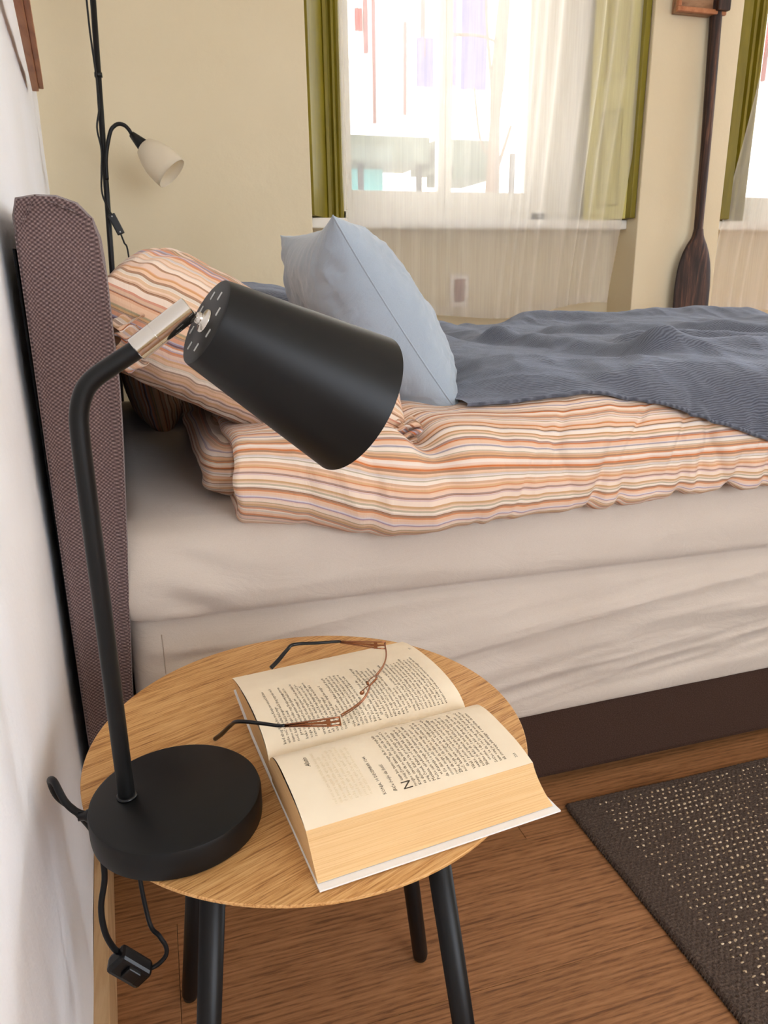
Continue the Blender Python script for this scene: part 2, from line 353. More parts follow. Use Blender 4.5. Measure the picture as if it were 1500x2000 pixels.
# glasses
t = MT('copper_frame_metal', rgb(158, 108, 80), 0.25, 0.5, 1.0); t.bump(t.noise(t.coord(), 400, 2), 0.05, 0.0002); M['copper'] = t.m
t = MT('spectacle_lens', rgb(255, 255, 255), 0.02); tp = t.n('ShaderNodeBsdfTransparent'); tp.inputs[0].default_value = (0.95, 0.95, 0.94, 1); gl = t.n('ShaderNodeBsdfGlossy'); gl.inputs['Roughness'].default_value = 0.03
mx = t.n('ShaderNodeMixShader'); mx.inputs[0].default_value = 0.05; t.l(tp.outputs[0], mx.inputs[1]); t.l(gl.outputs[0], mx.inputs[2]); t.l(mx.outputs[0], t.out.inputs[0]); M['lens'] = t.m
# rug
t = MT('dark_brown_rug_weave', rough=0.97, spec=0.1); v = t.coord(); n1 = t.noise(v, 300, 3, 0.7); t.color(t.ramp(n1, [(0.3, rgb(60, 49, 43)), (0.6, rgb(92, 78, 69)), (0.85, rgb(120, 104, 93))])); t.bump(n1, 0.7, 0.002); M['rug'] = t.m
t = MT('cream_rug_yarn', rough=0.95, spec=0.1); v = t.coord(); n1 = t.noise(v, 60, 3); t.color(t.ramp(n1, [(0.35, rgb(150, 128, 100)), (0.55, rgb(200, 178, 148)), (0.75, rgb(226, 206, 180))])); t.bump(t.noise(v, 900, 2), 0.4, 0.001); M['yarn'] = t.m
def plain(key, name, c, rough=0.8):
    t = MT(name, rgb(*c), rough, 0.3); v = t.coord()
    t.color(t.ramp(t.noise(v, 3, 3), [(0.3, rgb(*[max(0, q-8) for q in c])), (0.7, rgb(*[min(255, q+6) for q in c]))])); M[key] = t.m
plain('facade', 'pale_facade_render', (240, 232, 218)); plain('street', 'pale_paving', (190, 184, 174)); plain('awning', 'grey_green_awning_cloth', (58, 62, 50))
plain('teal', 'pale_teal_shopfront', (84, 140, 132)); plain('purple', 'violet_cloth', (58, 52, 92)); plain('redcloth', 'red_cloth', (150, 40, 40)); plain('darkpost', 'dark_post_paint', (52, 48, 46))
plain('bark', 'grey_brown_bark', (78, 62, 50)); plain('pinkframe', 'dull_red_frame_paint', (96, 50, 50)); plain('socket', 'white_socket_plastic', (232, 222, 212)); plain('socketdark', 'dark_socket_insert', (150, 112, 108)); plain('tan', 'beige_label', (200, 190, 170))
plain('darklining', 'black_dust_lining', (20, 20, 20), 0.95)

# ================================================================ SETTING
XL = lambda y: -0.171 - 0.056*(y-1.08)        # left wall surface
YW = 2.85                                      # window wall surface
XR, YB, ZC = 6.00, -2.00, 2.95
# floor with laminate planks
fl = MB().box(-0.6, 6.2, -2.2, 3.6, -0.08, -0.012).build('floor', M['floor_wood']); tag(fl, kind='structure')
PW = 0.2475; y0 = 0.7305 - PW*11; cache = {}
for r in range(24):
    ya = y0 + r*PW
    if ya > 2.95 or ya+PW < -2.1: continue
    off = {11: -0.0535+0.0, 10: -0.60, 12: -0.75, 9: -0.2}.get(r, (r*0.53) % 1.3 - 1.3)
    x = off - 1.3 if off > -0.6 else off
    while x < 5.95:
        a = max(x, -0.36); b = min(x+1.3, 6.0)
        if b-a > 0.03:
            g = 0.00035
            key = round(b-a, 4)
            if key not in cache:
                o = MB().obox((0, 0, 0), ((b-a)/2-g, PW/2-g, 0.0055), None, 0.0006).build('floor_plank', M['floor_wood']); cache[key] = o.data
            else:
                o = bpy.data.objects.new('floor_plank', cache[key]); COL.objects.link(o)
            o.parent = fl; o.location = ((a+b)/2, ya+PW/2, -0.0056)
        x += 1.3
# walls
def wall_pts_left():
    ys = np.linspace(YB-0.1, YW+0.5, 150); zs = np.linspace(-0.02, ZC, 90)
    Y, Z = np.meshgrid(ys, zs, indexing='ij')
    X = XL(Y) + 0.004*fbm(Y*2.2, Z*1.6, 3) + 0.0012*fbm(Y*14, Z*12, 9)
    return np.stack([X, Y, Z], -1)
wl = MB(); P = wall_pts_left(); wl.grid(P); Q = P.copy(); Q[..., 0] -= 0.25; wl.grid(Q, flip=True)
tag(wl.build('wall_left', M['plaster_left'], fix=False), kind='structure')
N1 = (0.60, 1.965); N2 = (2.37, 3.75); N3 = (4.25, 5.65); ZT = 2.60; YN = 3.03; ZS = 1.155; YO = 3.34  # third opening is unseen, added for the back-wall fill light
wb_ = MB()
wb_.box(-0.5, N1[0], YW, YO, 0, ZC, 0.004).box(N1[1], N2[0], YW, YO, 0, ZC, 0.004).box(N2[1], N3[0], YW, YO, 0, ZC).box(N3[1], XR+0.2, YW, YO, 0, ZC)
for n in (N1, N2, N3):
    wb_.box(n[0]-0.002, n[1]+0.002, YN, YO, 0, ZS-0.02).box(n[0]-0.002, n[1]+0.002, YW, YO, ZT, ZC)
tag(wb_.build('wall_back', M['plaster']), kind='structure')
tag(MB().box(-0.6, 6.2, -2.2, 3.4, ZC, ZC+0.1).build('ceiling', M['ceiling']), kind='structure')
wr = MB().box(XR, XR+0.2, YB-0.2, 0.6, 0, ZC).box(XR, XR+0.2, 2.6, YW+0.1, 0, ZC).box(XR, XR+0.2, 0.6, 2.6, 0, 0.8).box(XR, XR+0.2, 0.6, 2.6, 2.3, ZC)
tag(wr.build('wall_right', M['plaster']), kind='structure')
wf = MB().box(-0.4, 0.5, YB-0.2, YB, 0, ZC).box(2.7, XR, YB-0.2, YB, 0, ZC).box(0.5, 2.7, YB-0.2, YB, 0, 0.7).box(0.5, 2.7, YB-0.2, YB, 2.3, ZC)
tag(wf.build('wall_front', M['plaster']), kind='structure')
# left baseboard following the slightly skewed wall
def bb(d, z0, z1, ya, yb):
    m = MB(); L = Vector((XL(yb)-XL(ya), yb-ya, 0)); n = Vector((L.y, -L.x, 0)).normalized(); lm = L.length; L.normalize()
    c = Vector((XL((ya+yb)/2), (ya+yb)/2, (z0+z1)/2)) + n*(d/2+0.001)
    return m.obox(c, (d/2, lm/2, (z1-z0)/2), Matrix((n, L, Vector((0, 0, 1)))).transposed(), 0.002)
tag(bb(0.020, 0.0, 0.095, YB, YW).build('baseboard_left', M['baseboard_wood']), kind='structure')

# windows with olive inner shutters
def leaf(parent, a, b, z0, z1, mat, pm, th=0.036, panels=True, side=1):
    """folded shutter leaf from a=(x,y) deep edge to b=(x,y) near edge"""
    A = Vector((*a, 0)); B = Vector((*b, 0)); L = B-A; w = L.length; L.normalize(); n = Vector((L.y, -L.x, 0))*side
    Mx = Matrix((L, n, Vector((0, 0, 1)))).transposed()
    def bx(m, u0, u1, d0, d1, za, zb, bev=0.002):
        c = A + L*((u0+u1)/2) + n*((d0+d1)/2) + Vector((0, 0, (za+zb)/2)); return m.obox(c, (abs(u1-u0)/2, abs(d1-d0)/2, (zb-za)/2), Mx, bev)
    sh = bx(MB(), 0, w, -th, -0.018 if panels else 0, z0, z1).build('shutter_leaf', mat, parent)
    if not panels: return sh
    fr = MB(); st = 0.28*w
    cuts = [z0, z0+0.05, z0+0.42, z0+0.53, z0+0.98, z0+1.08, z1-0.06, z1]
    bx(fr, 0, st, -0.019, 0, z0, z1); bx(fr, w-st*0.75, w, -0.019, 0, z0, z1)
    for i in (0, 2, 4, 6): bx(fr, st-0.002, w-st*0.75+0.002, -0.019, 0, cuts[i], cuts[i+1])
    fr.build('shutter_frame', mat, sh)
    for i in (1, 3, 5):
        za, zb = cuts[i], cuts[i+1]; p = MB(); u0, u1 = st, w-st*0.75
        g = 0.010
        bx(p, u0+g, u1-g, -0.019, -0.011, za+g, zb-g); 
        bx(p, u0+0.030, u1-0.030, -0.012, -0.002, za+0.07, zb-0.07)
        for zz in (za+0.035, zb-0.035): bx(p, u0+0.022, u1-0.022, -0.012, -0.004, zz-0.008, zz+0.008)
        p.build('shutter_panel', pm, sh)
    return sh
def window(n, xa, xb, ox0, ox1, mull=True):
    w = empty('window_%d' % n, ((xa+xb)/2, 3.1, ZS)); tag(w, kind='structure')
    zb_ = 1.165
    MB().box(xa, xb, 2.925, 3.20, 1.135, 1.172, 0.006).build('window_sill', M['frame'], w)
    fr = MB()
    fr.box(ox0-0.07, ox0, 3.13, 3.20, 1.17, ZT, 0.004).box(ox1, ox1+0.07, 3.13, 3.20, 1.17, ZT, 0.004)
    fr.box(ox0-0.07, ox1+0.07, 3.13, 3.20, 1.172, 1.215, 0.004).box(ox0-0.07, ox1+0.07, 3.13, 3.20, 2.50, ZT, 0.004)
    fr.build('window_frame', M['frame'], w)
    mx_ = ox0 + (ox1-ox0)*0.52
    for a, b in ((ox0, mx_-0.001), (mx_+0.001, ox1)):
        c = MB(); s = 0.028
        c.box(a, a+s, 3.14, 3.185, 1.215, 2.50, 0.004).box(b-s, b, 3.14, 3.185, 1.215, 2.50, 0.004)
        c.box(a+s, b-s, 3.14, 3.185, 1.215, 1.292, 0.004).box(a+s, b-s, 3.14, 3.185, 2.43, 2.50, 0.004)
        ca = c.build('casement', M['frame'], w)
        MB().box(a+s, b-s, 3.160, 3.164, 1.292, 2.43).build('pane', M['glass'], ca)
    # plastered / painted jamb boards between the casing and the niche
    jb = MB().box(ox1+0.07, xb, 3.15, 3.20, 1.172, ZT, 0.003).box(xa, ox0-0.07, 3.15, 3.20, 1.172, ZT, 0.003)
    jb.build('jamb_board', M['frame'], w)
    return w
w1 = window(1, N1[0], N1[1], 0.80, 1.618)
def mouldings(w, x0, x1, y):
    m = MB(); z0, z1 = 1.173, ZT; n = 5; k = (x1-x0)/n
    prof = [(0, 0.0), (0.1, 0.014), (0.26, 0.014), (0.30, 0.004), (0.42, 0.002), (0.50, 0.016), (0.62, 0.016), (0.68, 0.006), (0.78, 0.012), (0.90, 0.012), (1.0, 0.0)]
    poly = [(x0+(x1-x0)*a, y-b) for a, b in prof]+[(x1, y+0.05), (x0, y+0.05)]
    m.prism(poly, z0, z1, lambda a, b, t: (a, b, t)); return m.build('shutter_moulding', M['olive'], w)
leaf(w1, (0.728, 3.10), (0.612, 2.865), 1.176, ZT-0.01, M['olive'], M['olive'], side=-1, panels=False)
mouldings(w1, 0.700, 0.772, 3.06)
leaf(w1, (1.845, 3.08), (1.935, 2.90), 1.176, ZT-0.01, M['olive_lit'], M['olive_lit'], side=-1 if False else 1)
MB().box(1.938, 1.962, 2.868, 3.12, 1.176, ZT-0.01, 0.003).build('shutter_leaf', M['olive'], w1)
w2 = window(2, N2[0], N2[1], 2.70, 3.50)
leaf(w2, (2.56, 3.10), (2.43, 2.868), 1.176, ZT-0.01, M['olive'], M['olive'], side=-1, panels=False)
mouldings(w2, 2.590, 2.668, 3.06)

# sheer curtains
def curtain(name, x0, x1, zt, hem, edgeL, edgeR, dens, y=2.90, seed=0, label='', amp=0.012):
    nu, nv = 420, 60
    u = np.linspace(0, 1, nu)[:, None]; v = np.linspace(0, 1, nv)[None, :]
    Zb = hem(u); Z = zt + (Zb-zt)*v + 0*u
    xl = edgeL(Z); xr = edgeR(Z)
    uu = dens(u); X = xl + (xr-xl)*uu
    s = u*(1+0*v)
    ph = s*2*np.pi*15 + 6.0*noise(s*7, v*0.8, seed)
    A_ = amp*(0.35+0.55*sstep(0.52, 0.75, s))*(1-0.25*v)*(0.7+0.6*noise(s*13, v*0.6, seed+3))
    Yp = y + A_*np.sin(ph) + 0.006*fbm(s*6, v*2, seed+1)
    X = X + 0.35*A_*np.cos(ph*1.0+1.0)
    P = np.stack(np.broadcast_arrays(X, Yp, Z), -1)
    return MB().grid(P)
c1 = curtain('c', 0, 0, 2.75, lambda u: 0.80+0.012*np.sin(u*9)+0.035*sstep(0.55, 1.0, u),
             lambda z: 0.745+0.0*z, lambda z: 1.99-0.085*sstep(2.0, 1.0, z)*1.0-0.035*sstep(1.2, 0.8, z), lambda u: u**0.85, y=2.895, seed=2, amp=0.013)
o = c1.build('sheer_curtain', M['sheer'], fix=False); tag(o, 'sheer white voile curtain hanging in front of the large middle window above the bed', 'curtain')
# stitched hem
nu = 420
def hem_strip(obj_mesh, parent, nu=420, nv=60, rows=2):
    co = np.zeros(len(obj_mesh.vertices)*3); obj_mesh.vertices.foreach_get('co', co); P = co.reshape(nu, nv, 3)[:, -rows-1:, :].copy()
    P[..., 1] -= 0.0012; MB().grid(P).build('hem', M['sheer'], parent, fix=False)
hem_strip(o.data, o, rows=1)
c2 = curtain('c', 0, 0, 2.75, lambda u: 0.79+0.008*np.sin(u*12),
             lambda z: 2.40+0.17*sstep(0.8, 2.1, z), lambda z: 3.6+0*z, lambda u: u, y=2.915, seed=8, amp=0.016)
o = c2.build('sheer_curtain', M['sheer'], fix=False); tag(o, 'sheer white voile curtain at the right edge, beyond the old oar', 'curtain')
hem_strip(o.data, o, rows=1)
# socket under the window, seen through the curtain
t_ = empty('wall_socket', (1.235, 3.03, 0.86)); tag(t_, 'pale wall socket plate under the window behind the sheer curtain', 'socket')
MB().box(1.205, 1.29, 3.018, 3.03, 0.83, 0.965, 0.004).build('plate', M['socket'], t_)
MB().box(1.225, 1.27, 3.012, 3.019, 0.855, 0.945, 0.004).build('insert', M['socketdark'], t_)

# ---------------------------------------------------------------- outside, beyond the street
tag(MB().box(-20, 40, 4.2, 30, -4.1, -4.0).build('ground', M['street']), kind='structure')
fa = empty('street_facade', (6, 14, -4)); tag(fa, 'bright sunlit facade across the street seen through the windows', 'building')
fw = MB().box(-14, 34, 14, 14.5, -4, 9.0).build('facade_wall', M['facade'], fa)
for i, x in enumerate((3.95, 7.6, 11.2)):
    f_ = MB().box(x, x+.07, 13.94, 14.02, 4.6, 6.4, 0.01).box(x+1.03, x+1.1, 13.94, 14.02, 4.6, 6.4, 0.01).box(x+.07, x+1.03, 13.94, 14.02, 6.33, 6.4, 0.01).build('facade_window', M['pinkframe'], fa)
aw = MB(); aw.add([(3.4, 11.4, 3.05), (5.25, 11.4, 3.02), (5.25, 12.6, 3.35), (3.4, 12.6, 3.35), (2.6, 11.0, 2.52), (4.06, 11.0, 2.52)], [(0, 1, 2, 3)])
aw = MB().box(2.72, 4.06, 11.0, 12.2, 2.50, 2.83, 0.02).build('shop_awning', M['awning']); tag(aw, 'long grey-green awning across the street left of the mullion', 'awning')
aw = MB().box(4.17, 4.44, 11.0, 12.2, 2.45, 2.82, 0.02).box(4.44, 5.06, 11.0, 12.2, 2.30, 2.82, 0.02).build('shop_awning', M['awning']); tag(aw, 'shorter grey-green awning across the street behind the tree trunk', 'awning')
tl_ = MB().box(2.75, 3.6, 11.8, 12.0, 1.6, 2.55, 0.02).build('shop_hoarding', M['teal']); tag(tl_, 'pale teal panel below the left awning across the street', 'panel')
for i, (x, lab) in enumerate(((3.11, 'dark post under the left end of the long awning'), (4.0, 'dark post under the right end of the long awning'), (4.37, 'dark post under the short awning'), (5.50, 'dark post right of the tree trunk across the street'))):
    p = MB().tube([(x, 11.3, -4), (x, 11.3, 2.7)], 0.045, 10).build('awning_post', M['darkpost']); tag(p, lab, 'post', 'posts under the awnings')
for x0, x1, z0, z1, mt, lab in ((3.95, 4.2, 3.52, 4.13, 'purple', 'violet cloth hanging by the mullion across the street'), (4.40, 4.55, 3.55, 4.7, 'purple', 'narrow violet banner hanging beside the tree across the street'), (4.62, 5.02, 3.52, 4.75, 'purple', 'wide violet banner hanging nearest the tree across the street'),
                            (2.74, 2.83, 4.12, 4.75, 'redcloth', 'red banner at the left edge of the window view'), (3.06, 3.17, 4.15, 4.42, 'redcloth', 'small red flag high on the facade across the street')):
    x0, x1, z0, z1 = x0*1.24, x1*1.24, (z0-.96)*1.24+.96, (z1-.96)*1.24+.96
    n_ = 14; u = np.linspace(0, 1, n_)[:, None]; v = np.linspace(0, 1, 8)[None, :]
    P = np.stack(np.broadcast_arrays(x0+(x1-x0)*u, 13.95+0.02*np.sin(u*14)+0*v, z1+(z0-z1)*v), -1); m_ = MB().grid(P); Q = P.copy(); Q[..., 1] += 0.01; m_.grid(Q, flip=True)
    b_ = m_.build('hanging_cloth', M[mt]); tag(b_, lab, 'banner')
tr_ = empty('street_tree', (5.05, 10.6, -4)); tag(tr_, 'bare tree trunk standing in the street outside the middle window', 'tree')
MB().tube([(4.80, 10.6, -4), (4.84, 10.6, 0), (4.86, 10.6, 2.1), (4.87, 10.6, 3.0), (4.90, 10.6, 3.6), (4.97, 10.6, 4.6), (5.1, 10.6, 6)], [0.16, 0.13, 0.10, 0.065, 0.10, 0.075, 0.06], 10, smoothpts=4).build('trunk', M['bark'], tr_)
for pts, r in (([(4.87, 10.6, 3.0), (4.80, 10.6, 3.5), (4.70, 10.6, 4.3), (4.66, 10.6, 5.2)], 0.03), ([(4.86, 10.6, 2.2), (5.0, 10.6, 2.6), (5.12, 10.6, 2.95)], 0.03), ([(4.86, 10.6, 2.5), (4.66, 10.6, 2.75), (4.55, 10.6, 3.4)], 0.022),
               ([(4.10, 10.6, 4.0), (4.6, 10.6, 4.02), (4.90, 10.6, 3.95)], 0.025)):
    MB().tube(pts, [r, r*0.8, r*0.6, r*0.4][:len(pts)], 8, smoothpts=4).build('branch', M['bark'], tr_)
for x, z0, z1, lab in ((3.17, 2.93, 4.9, 'thin dull red drainpipe nearest the left shutter, on the facade'), (3.60, 3.05, 4.15, 'thin dull red pole in the middle of the left pane view')):
    p = MB().tube([(x*1.299, 13.96, (z0-.96)*1.299+.96), (x*1.299+0.01, 13.96, (z1-.96)*1.299+.96)], 0.032, 8).build('facade_pipe', M['pinkframe']); tag(p, lab, 'pipe')

# ================================================================ BED
bed = empty('bed', (1.0, 1.8, 0)); tag(bed, 'double bed with mauve-brown upholstered headboard and dark brown fabric base', 'bed')
# headboard: end face outline (X,Z) swept along Y with rounded vertical edges
def headboard():
    f = np.array([(0.05, -0.100), (0.33, -0.086), (0.567, -0.068), (0.79, -0.052), (0.90, -0.051), (0.96, -0.0505), (1.00, -0.0515), (1.025, -0.055), (1.043, -0.064), (1.054, -0.077)])  # z, x of near front edge
    prof = [(x, z) for z, x in f] + [(-0.095, 1.060), (-0.115, 1.061), (-0.136, 1.060), (-0.1465, 1.053), (-0.148, 1.035), (-0.149, 0.88), (-0.152, 0.5), (-0.154, 0.05)]
    prof = ncat(np.array(prof), 90)
    cx, cz = -0.11, 0.55
    ys = [1.086, 1.0815, 1.080, 1.084, 1.095, 1.11, 1.14, 1.3, 1.7, 2.2, 2.46, 2.475, 2.48]
    ins = [0.012, 0.005, 0.0005, 0, -0.003, -0.004, -0.004, -0.004, -0.004, -0.004, -0.002, 0.003, 0.012]
    rings = []
    for y, i in zip(ys, ins):
        Q = prof.copy(); d = Q-np.roll(Q, 1, 0); nrm = np.gradient(Q, axis=0); nn = np.stack([nrm[:, 1], -nrm[:, 0]], 1); nn /= np.linalg.norm(nn, axis=1)[:, None]+1e-9
        Q = Q - nn*i; rings.append(np.stack([Q[:, 0]-0.056*(y-1.08), np.full(len(Q), y), Q[:, 1]], 1))
    G = np.array(rings); mb = MB().grid(G)
    m = len(prof)
    # end caps, gently domed, as strips between front and back edges
    for gi, sgn in ((0, -1), (-1, 1)):
        ring = G[gi]; c = ring.mean(0); c2 = c.copy(); 
        inner = []
        for k in (0.35, 0.7, 1.0):
            Q = ring.copy(); zc = np.clip(ring[:, 2], 0.10, 1.0); xc = -0.11
            Q[:, 0] = ring[:, 0]*(1-k)+xc*k; Q[:, 2] = ring[:, 2]*(1-k)+zc*k; Q[:, 1] = ring[:, 1]+sgn*0.003*k; inner.append(Q)
        mb.grid(np.array([ring]+inner))
    hb = mb.build('headboard', M['headboard'], bed, auto=0.0004)
    # piping around the end face
    pts = [tuple(p) for p in (prof[::3])]; 
    MB().tube([(x-0.001 if x < -.11 else x+0.0005, 1.0825, z) for x, z in pts], 0.0016, 6).build('piping', M['headboard'], hb)
    MB().obox((-0.1555-0.056*0.70, 1.78, 0.525), (0.0015, 0.68, 0.475), Matrix.Rotation(0.056, 3, 'Z'), 0.0006).build('back_lining', M['darklining'], hb)
headboard()
MB().box(-0.095, 2.05, 1.092, 2.47, 0.022, 0.22, 0.012).build('base', M['base'], bed)
for x in (0.0, 1.95):
    for y in (1.17, 2.40): MB().lathe([(0, 0), (0.024, 0), (0.026, 0.004), (0.026, 0.03), (0, 0.03)], (x, y, 0), n=20).build('foot', M['black'], bed)

# mattress under its fitted sheet
def mattress():
    nx, nw = 420, 170
    xs = np.concatenate([np.linspace(-0.078, 0.02, 40), np.linspace(0.025, 2.04, nx-40)])
    prof = ncat(np.array([(1.10, 0.180), (1.088, 0.176), (1.082, 0.186), (1.080, 0.22), (1.079, 0.30), (1.083, 0.38), (1.093, 0.44), (1.102, 0.460), (1.094, 0.466), (1.081, 0.471), (1.074, 0.486), (1.074, 0.52), (1.082, 0.555), (1.098, 0.585), (1.13, 0.604), (1.20, 0.612), (1.5, 0.614), (2.1, 0.614), (2.38, 0.61), (2.45, 0.58), (2.46, 0.5), (2.46, 0.18)]), 900)
    # non-uniform sampling: dense on the near side
    s = np.linalg.norm(np.diff(prof, axis=0), axis=1); s = np.r_[0, np.cumsum(s)]
    t_ = np.concatenate([np.linspace(0, 0.56, 130), np.linspace(0.57, s[-1], nw-130)])
    py = np.interp(t_, s, prof[:, 0]); pz = np.interp(t_, s, prof[:, 1])
    X, T = np.meshgrid(xs, t_, indexing='ij'); PY = np.broadcast_to(py, X.shape).copy(); PZ = np.broadcast_to(pz, X.shape).copy()
    # the groove under the topper runs slightly downhill to the right
    lower = sstep(0.30, 0.20, T)
    PZ += -0.016*np.clip(X, 0, 1.2)/1.1*sstep(0.05, 0.26, T)*sstep(0.55, 0.33, T)
    PZ += lower*sstep(0.2, 0.0, T)*(-0.004 + 0.010*np.clip((X-0.5), 0, 2))
    near = sstep(0.62, 0.50, T)
    fold = 0.0160*ridge(X*0.9+0.15*T*9, T*9.5-X*1.1, 4)*sstep(0.03, 0.08, T)*sstep(0.30, 0.25, T)
    fold += 0.0050*ridge(X*2.2, T*19-X*2.4, 14)*sstep(0.02, 0.06, T)*sstep(0.29, 0.25, T)
    fold += 0.0030*ridge(X*1.6-T*3, T*13+X*0.8, 24)*sstep(0.30, 0.34, T)*near
    fold += 0.0035*fbm(X*3, T*8, 12)
    # pleats pulled toward the corner
    fold += 0.006*np.exp(-((X-0.03)/0.05)**2)*np.sin((T-0.3)*90+X*30)*sstep(0.29, 0.32, T)*sstep(0.5, 0.4, T)
    fold += 0.004*np.exp(-((X+0.0)/0.06)**2)*np.sin(T*150)*sstep(0.29, 0.25, T)
    PY -= fold*near; PZ += 0.35*fold*(1-near)*0.6
    # rounding at the headboard-side corner
    r = 0.05; k = np.clip((r-(X+0.078))/r, 0, 1); inset = 0.05*(1-np.sqrt(1-k*k*0.999))
    PY += inset*near*sstep(0.36, 0.25, T) + inset*0.35*near*sstep(0.25, 0.36, T)
    PZ -= inset*0.9*sstep(0.45, 0.6, T)
    XX = X - 0.056*(np.clip(PY, 1.08, 2.5)-1.08)*sstep(0.3, 0.0, X)
    G = np.stack([XX, PY, PZ], -1); mb = MB().grid(G, np.stack([X, T], -1))
    # head end face
    e = G[0]; inn = e.copy(); inn[:, 1] = np.clip(e[:, 1]*0.0+e[:, 1], 1.2, 2.3); inn[:, 2] = np.clip(e[:, 2], 0.25, 0.5); mb.grid(np.array([e, inn]))
    e = G[-1]; inn = e.copy(); inn[:, 1] = np.clip(e[:, 1], 1.2, 2.3); inn[:, 2] = np.clip(e[:, 2], 0.25, 0.5); inn[:, 0] += 0.01; mb.grid(np.array([e, inn]))
    mt = empty('mattress', (1.0, 1.8, 0.17)); tag(mt, 'thick mattress and topper under a rumpled greige fitted sheet, on the brown bed base', 'mattress')
    sh = mb.build('fitted_sheet', M['sheet'], mt, fix=False)
    i = int(np.argmin(abs(xs+0.029))); col = G[i][: int(np.argmin(abs(t_-0.295)))]
    MB().tube([(p[0], p[1]-0.0006, p[2]) for p in col[2::3]], 0.0009, 6).build('seam', M['thread'], sh)
    return G
mattress()

# duvet cross-section
PA = ncat([(1.35, .614), (1.20, .612), (1.145, .607), (1.118, .612), (1.100, .636), (1.098, .672), (1.112, .706), (1.16, .722), (1.30, .728), (1.8, .74), (2.3, .74), (2.42, .70), (2.44, .64), (2.40, .615)], 900)
PB = ncat([(1.35, .614), (1.20, .605), (1.10, .586), (1.062, .576), (1.040, .592), (1.034, .640), (1.044, .700), (1.072, .745), (1.13, .775), (1.28, .790), (1.8, .792), (2.3, .79), (2.46, .75), (2.49, .67), (2.44, .615)], 900)
SA = np.linspace(0, 1, 900)
def duvet_pt(X, s):
    """point and outward normal on the duvet for arrays X and s (0..1 along the section)"""
    w = 0.34*sstep(0.10, 0.35, X)+0.66*sstep(0.46, 0.70, X)
    wb2 = sstep(0.10, 0.40, X)           # the hanging lower edge swells out sooner than the top
    w = wb2 + (w-wb2)*sstep(0.15, 0.24, s)
    ya = np.interp(s, SA, PA[:, 0]); za = np.interp(s, SA, PA[:, 1]); yb = np.interp(s, SA, PB[:, 0]); zb = np.interp(s, SA, PB[:, 1])
    Y = ya*(1-w)+yb*w; Z = za*(1-w)+zb*w
    e = 0.004
    f = lambda q: (np.interp(q, SA, PA[:, 0])*(1-w)+np.interp(q, SA, PB[:, 0])*w, np.interp(q, SA, PA[:, 1])*(1-w)+np.interp(q, SA, PB[:, 1])*w)
    y1, z1 = f(np.clip(s+e, 0, 1)); y0_, z0_ = f(np.clip(s-e, 0, 1)); ty, tz = y1-y0_, z1-z0_; L = np.hypot(ty, tz)+1e-9
    ny, nz_ = -tz/L, ty/L        # outward: section runs bottom -> front -> top
    # puffiness: hangs in scallops, swells between pinches
    arc = s*2.2
    puff = 0.014*np.sin(X*5.2+0.6)*np.exp(-((arc-0.42)/0.20)**2) + 0.014*fbm(X*5, arc*5, 31)
    notch = -0.040*np.exp(-((X-0.405+0.25*(arc-0.45))/0.030)**2)*np.exp(-((arc-0.50)/0.11)**2)
    wr = 0
    for cx, sl, wd, am, c0, cw in ((0.30, 0.10, .016, -.006, .38, .10), (0.52, 0.22, .018, -.006, .36, .10), (0.60, .35, .010, -.005, .46, .08), (0.70, 0.30, .012, -.010, .36, .09), (0.745, 0.15, .010, -.008, .33, .07), (0.66, .5, .02, .006, .45, .1),
                                   (0.86, 0.05, .014, -.010, .33, .10), (0.90, .20, .012, -.008, .40, .08), (0.98, 0.25, .016, -.012, .33, .10), (1.04, 0.1, .012, -.008, .40, .10), (1.12, 0.2, .014, -.010, .34, .10), (0.80, -.2, .014, -.006, .44, .07), (1.2, .2, .02, -.012, .36, .1), (0.20, .0, .012, -.004, .33, .07), (0.46, -.1, .01, -.004, .32, .05), (0.56, .5, .008, -.005, .40, .09), (0.63, -.25, .008, -.004, .42, .07), (0.72, .6, .007, -.005, .48, .06), (0.83, .4, .008, -.006, .44, .08), (0.93, -.3, .008, -.005, .42, .07), (1.0, .6, .008, -.006, .46, .06)):
        wr = wr + 1.35*am*np.exp(-((X-cx-sl*(arc-0.40))/wd)**2)*np.exp(-((arc-c0)/cw)**2)
    wr = wr + 0.0060*ridge(X*16+arc*4, arc*3.0, 41, 2)*np.exp(-((arc-0.36)/0.14)**2)
    scal = 0.010*np.sin(X*17+1.0)*np.exp(-((arc-0.27)/0.05)**2)*sstep(0.3, 0.6, X)
    d = (puff+notch+wr+scal)*sstep(0.08, 0.2, arc)
    return Y+ny*d, Z+nz_*d, ny, nz_
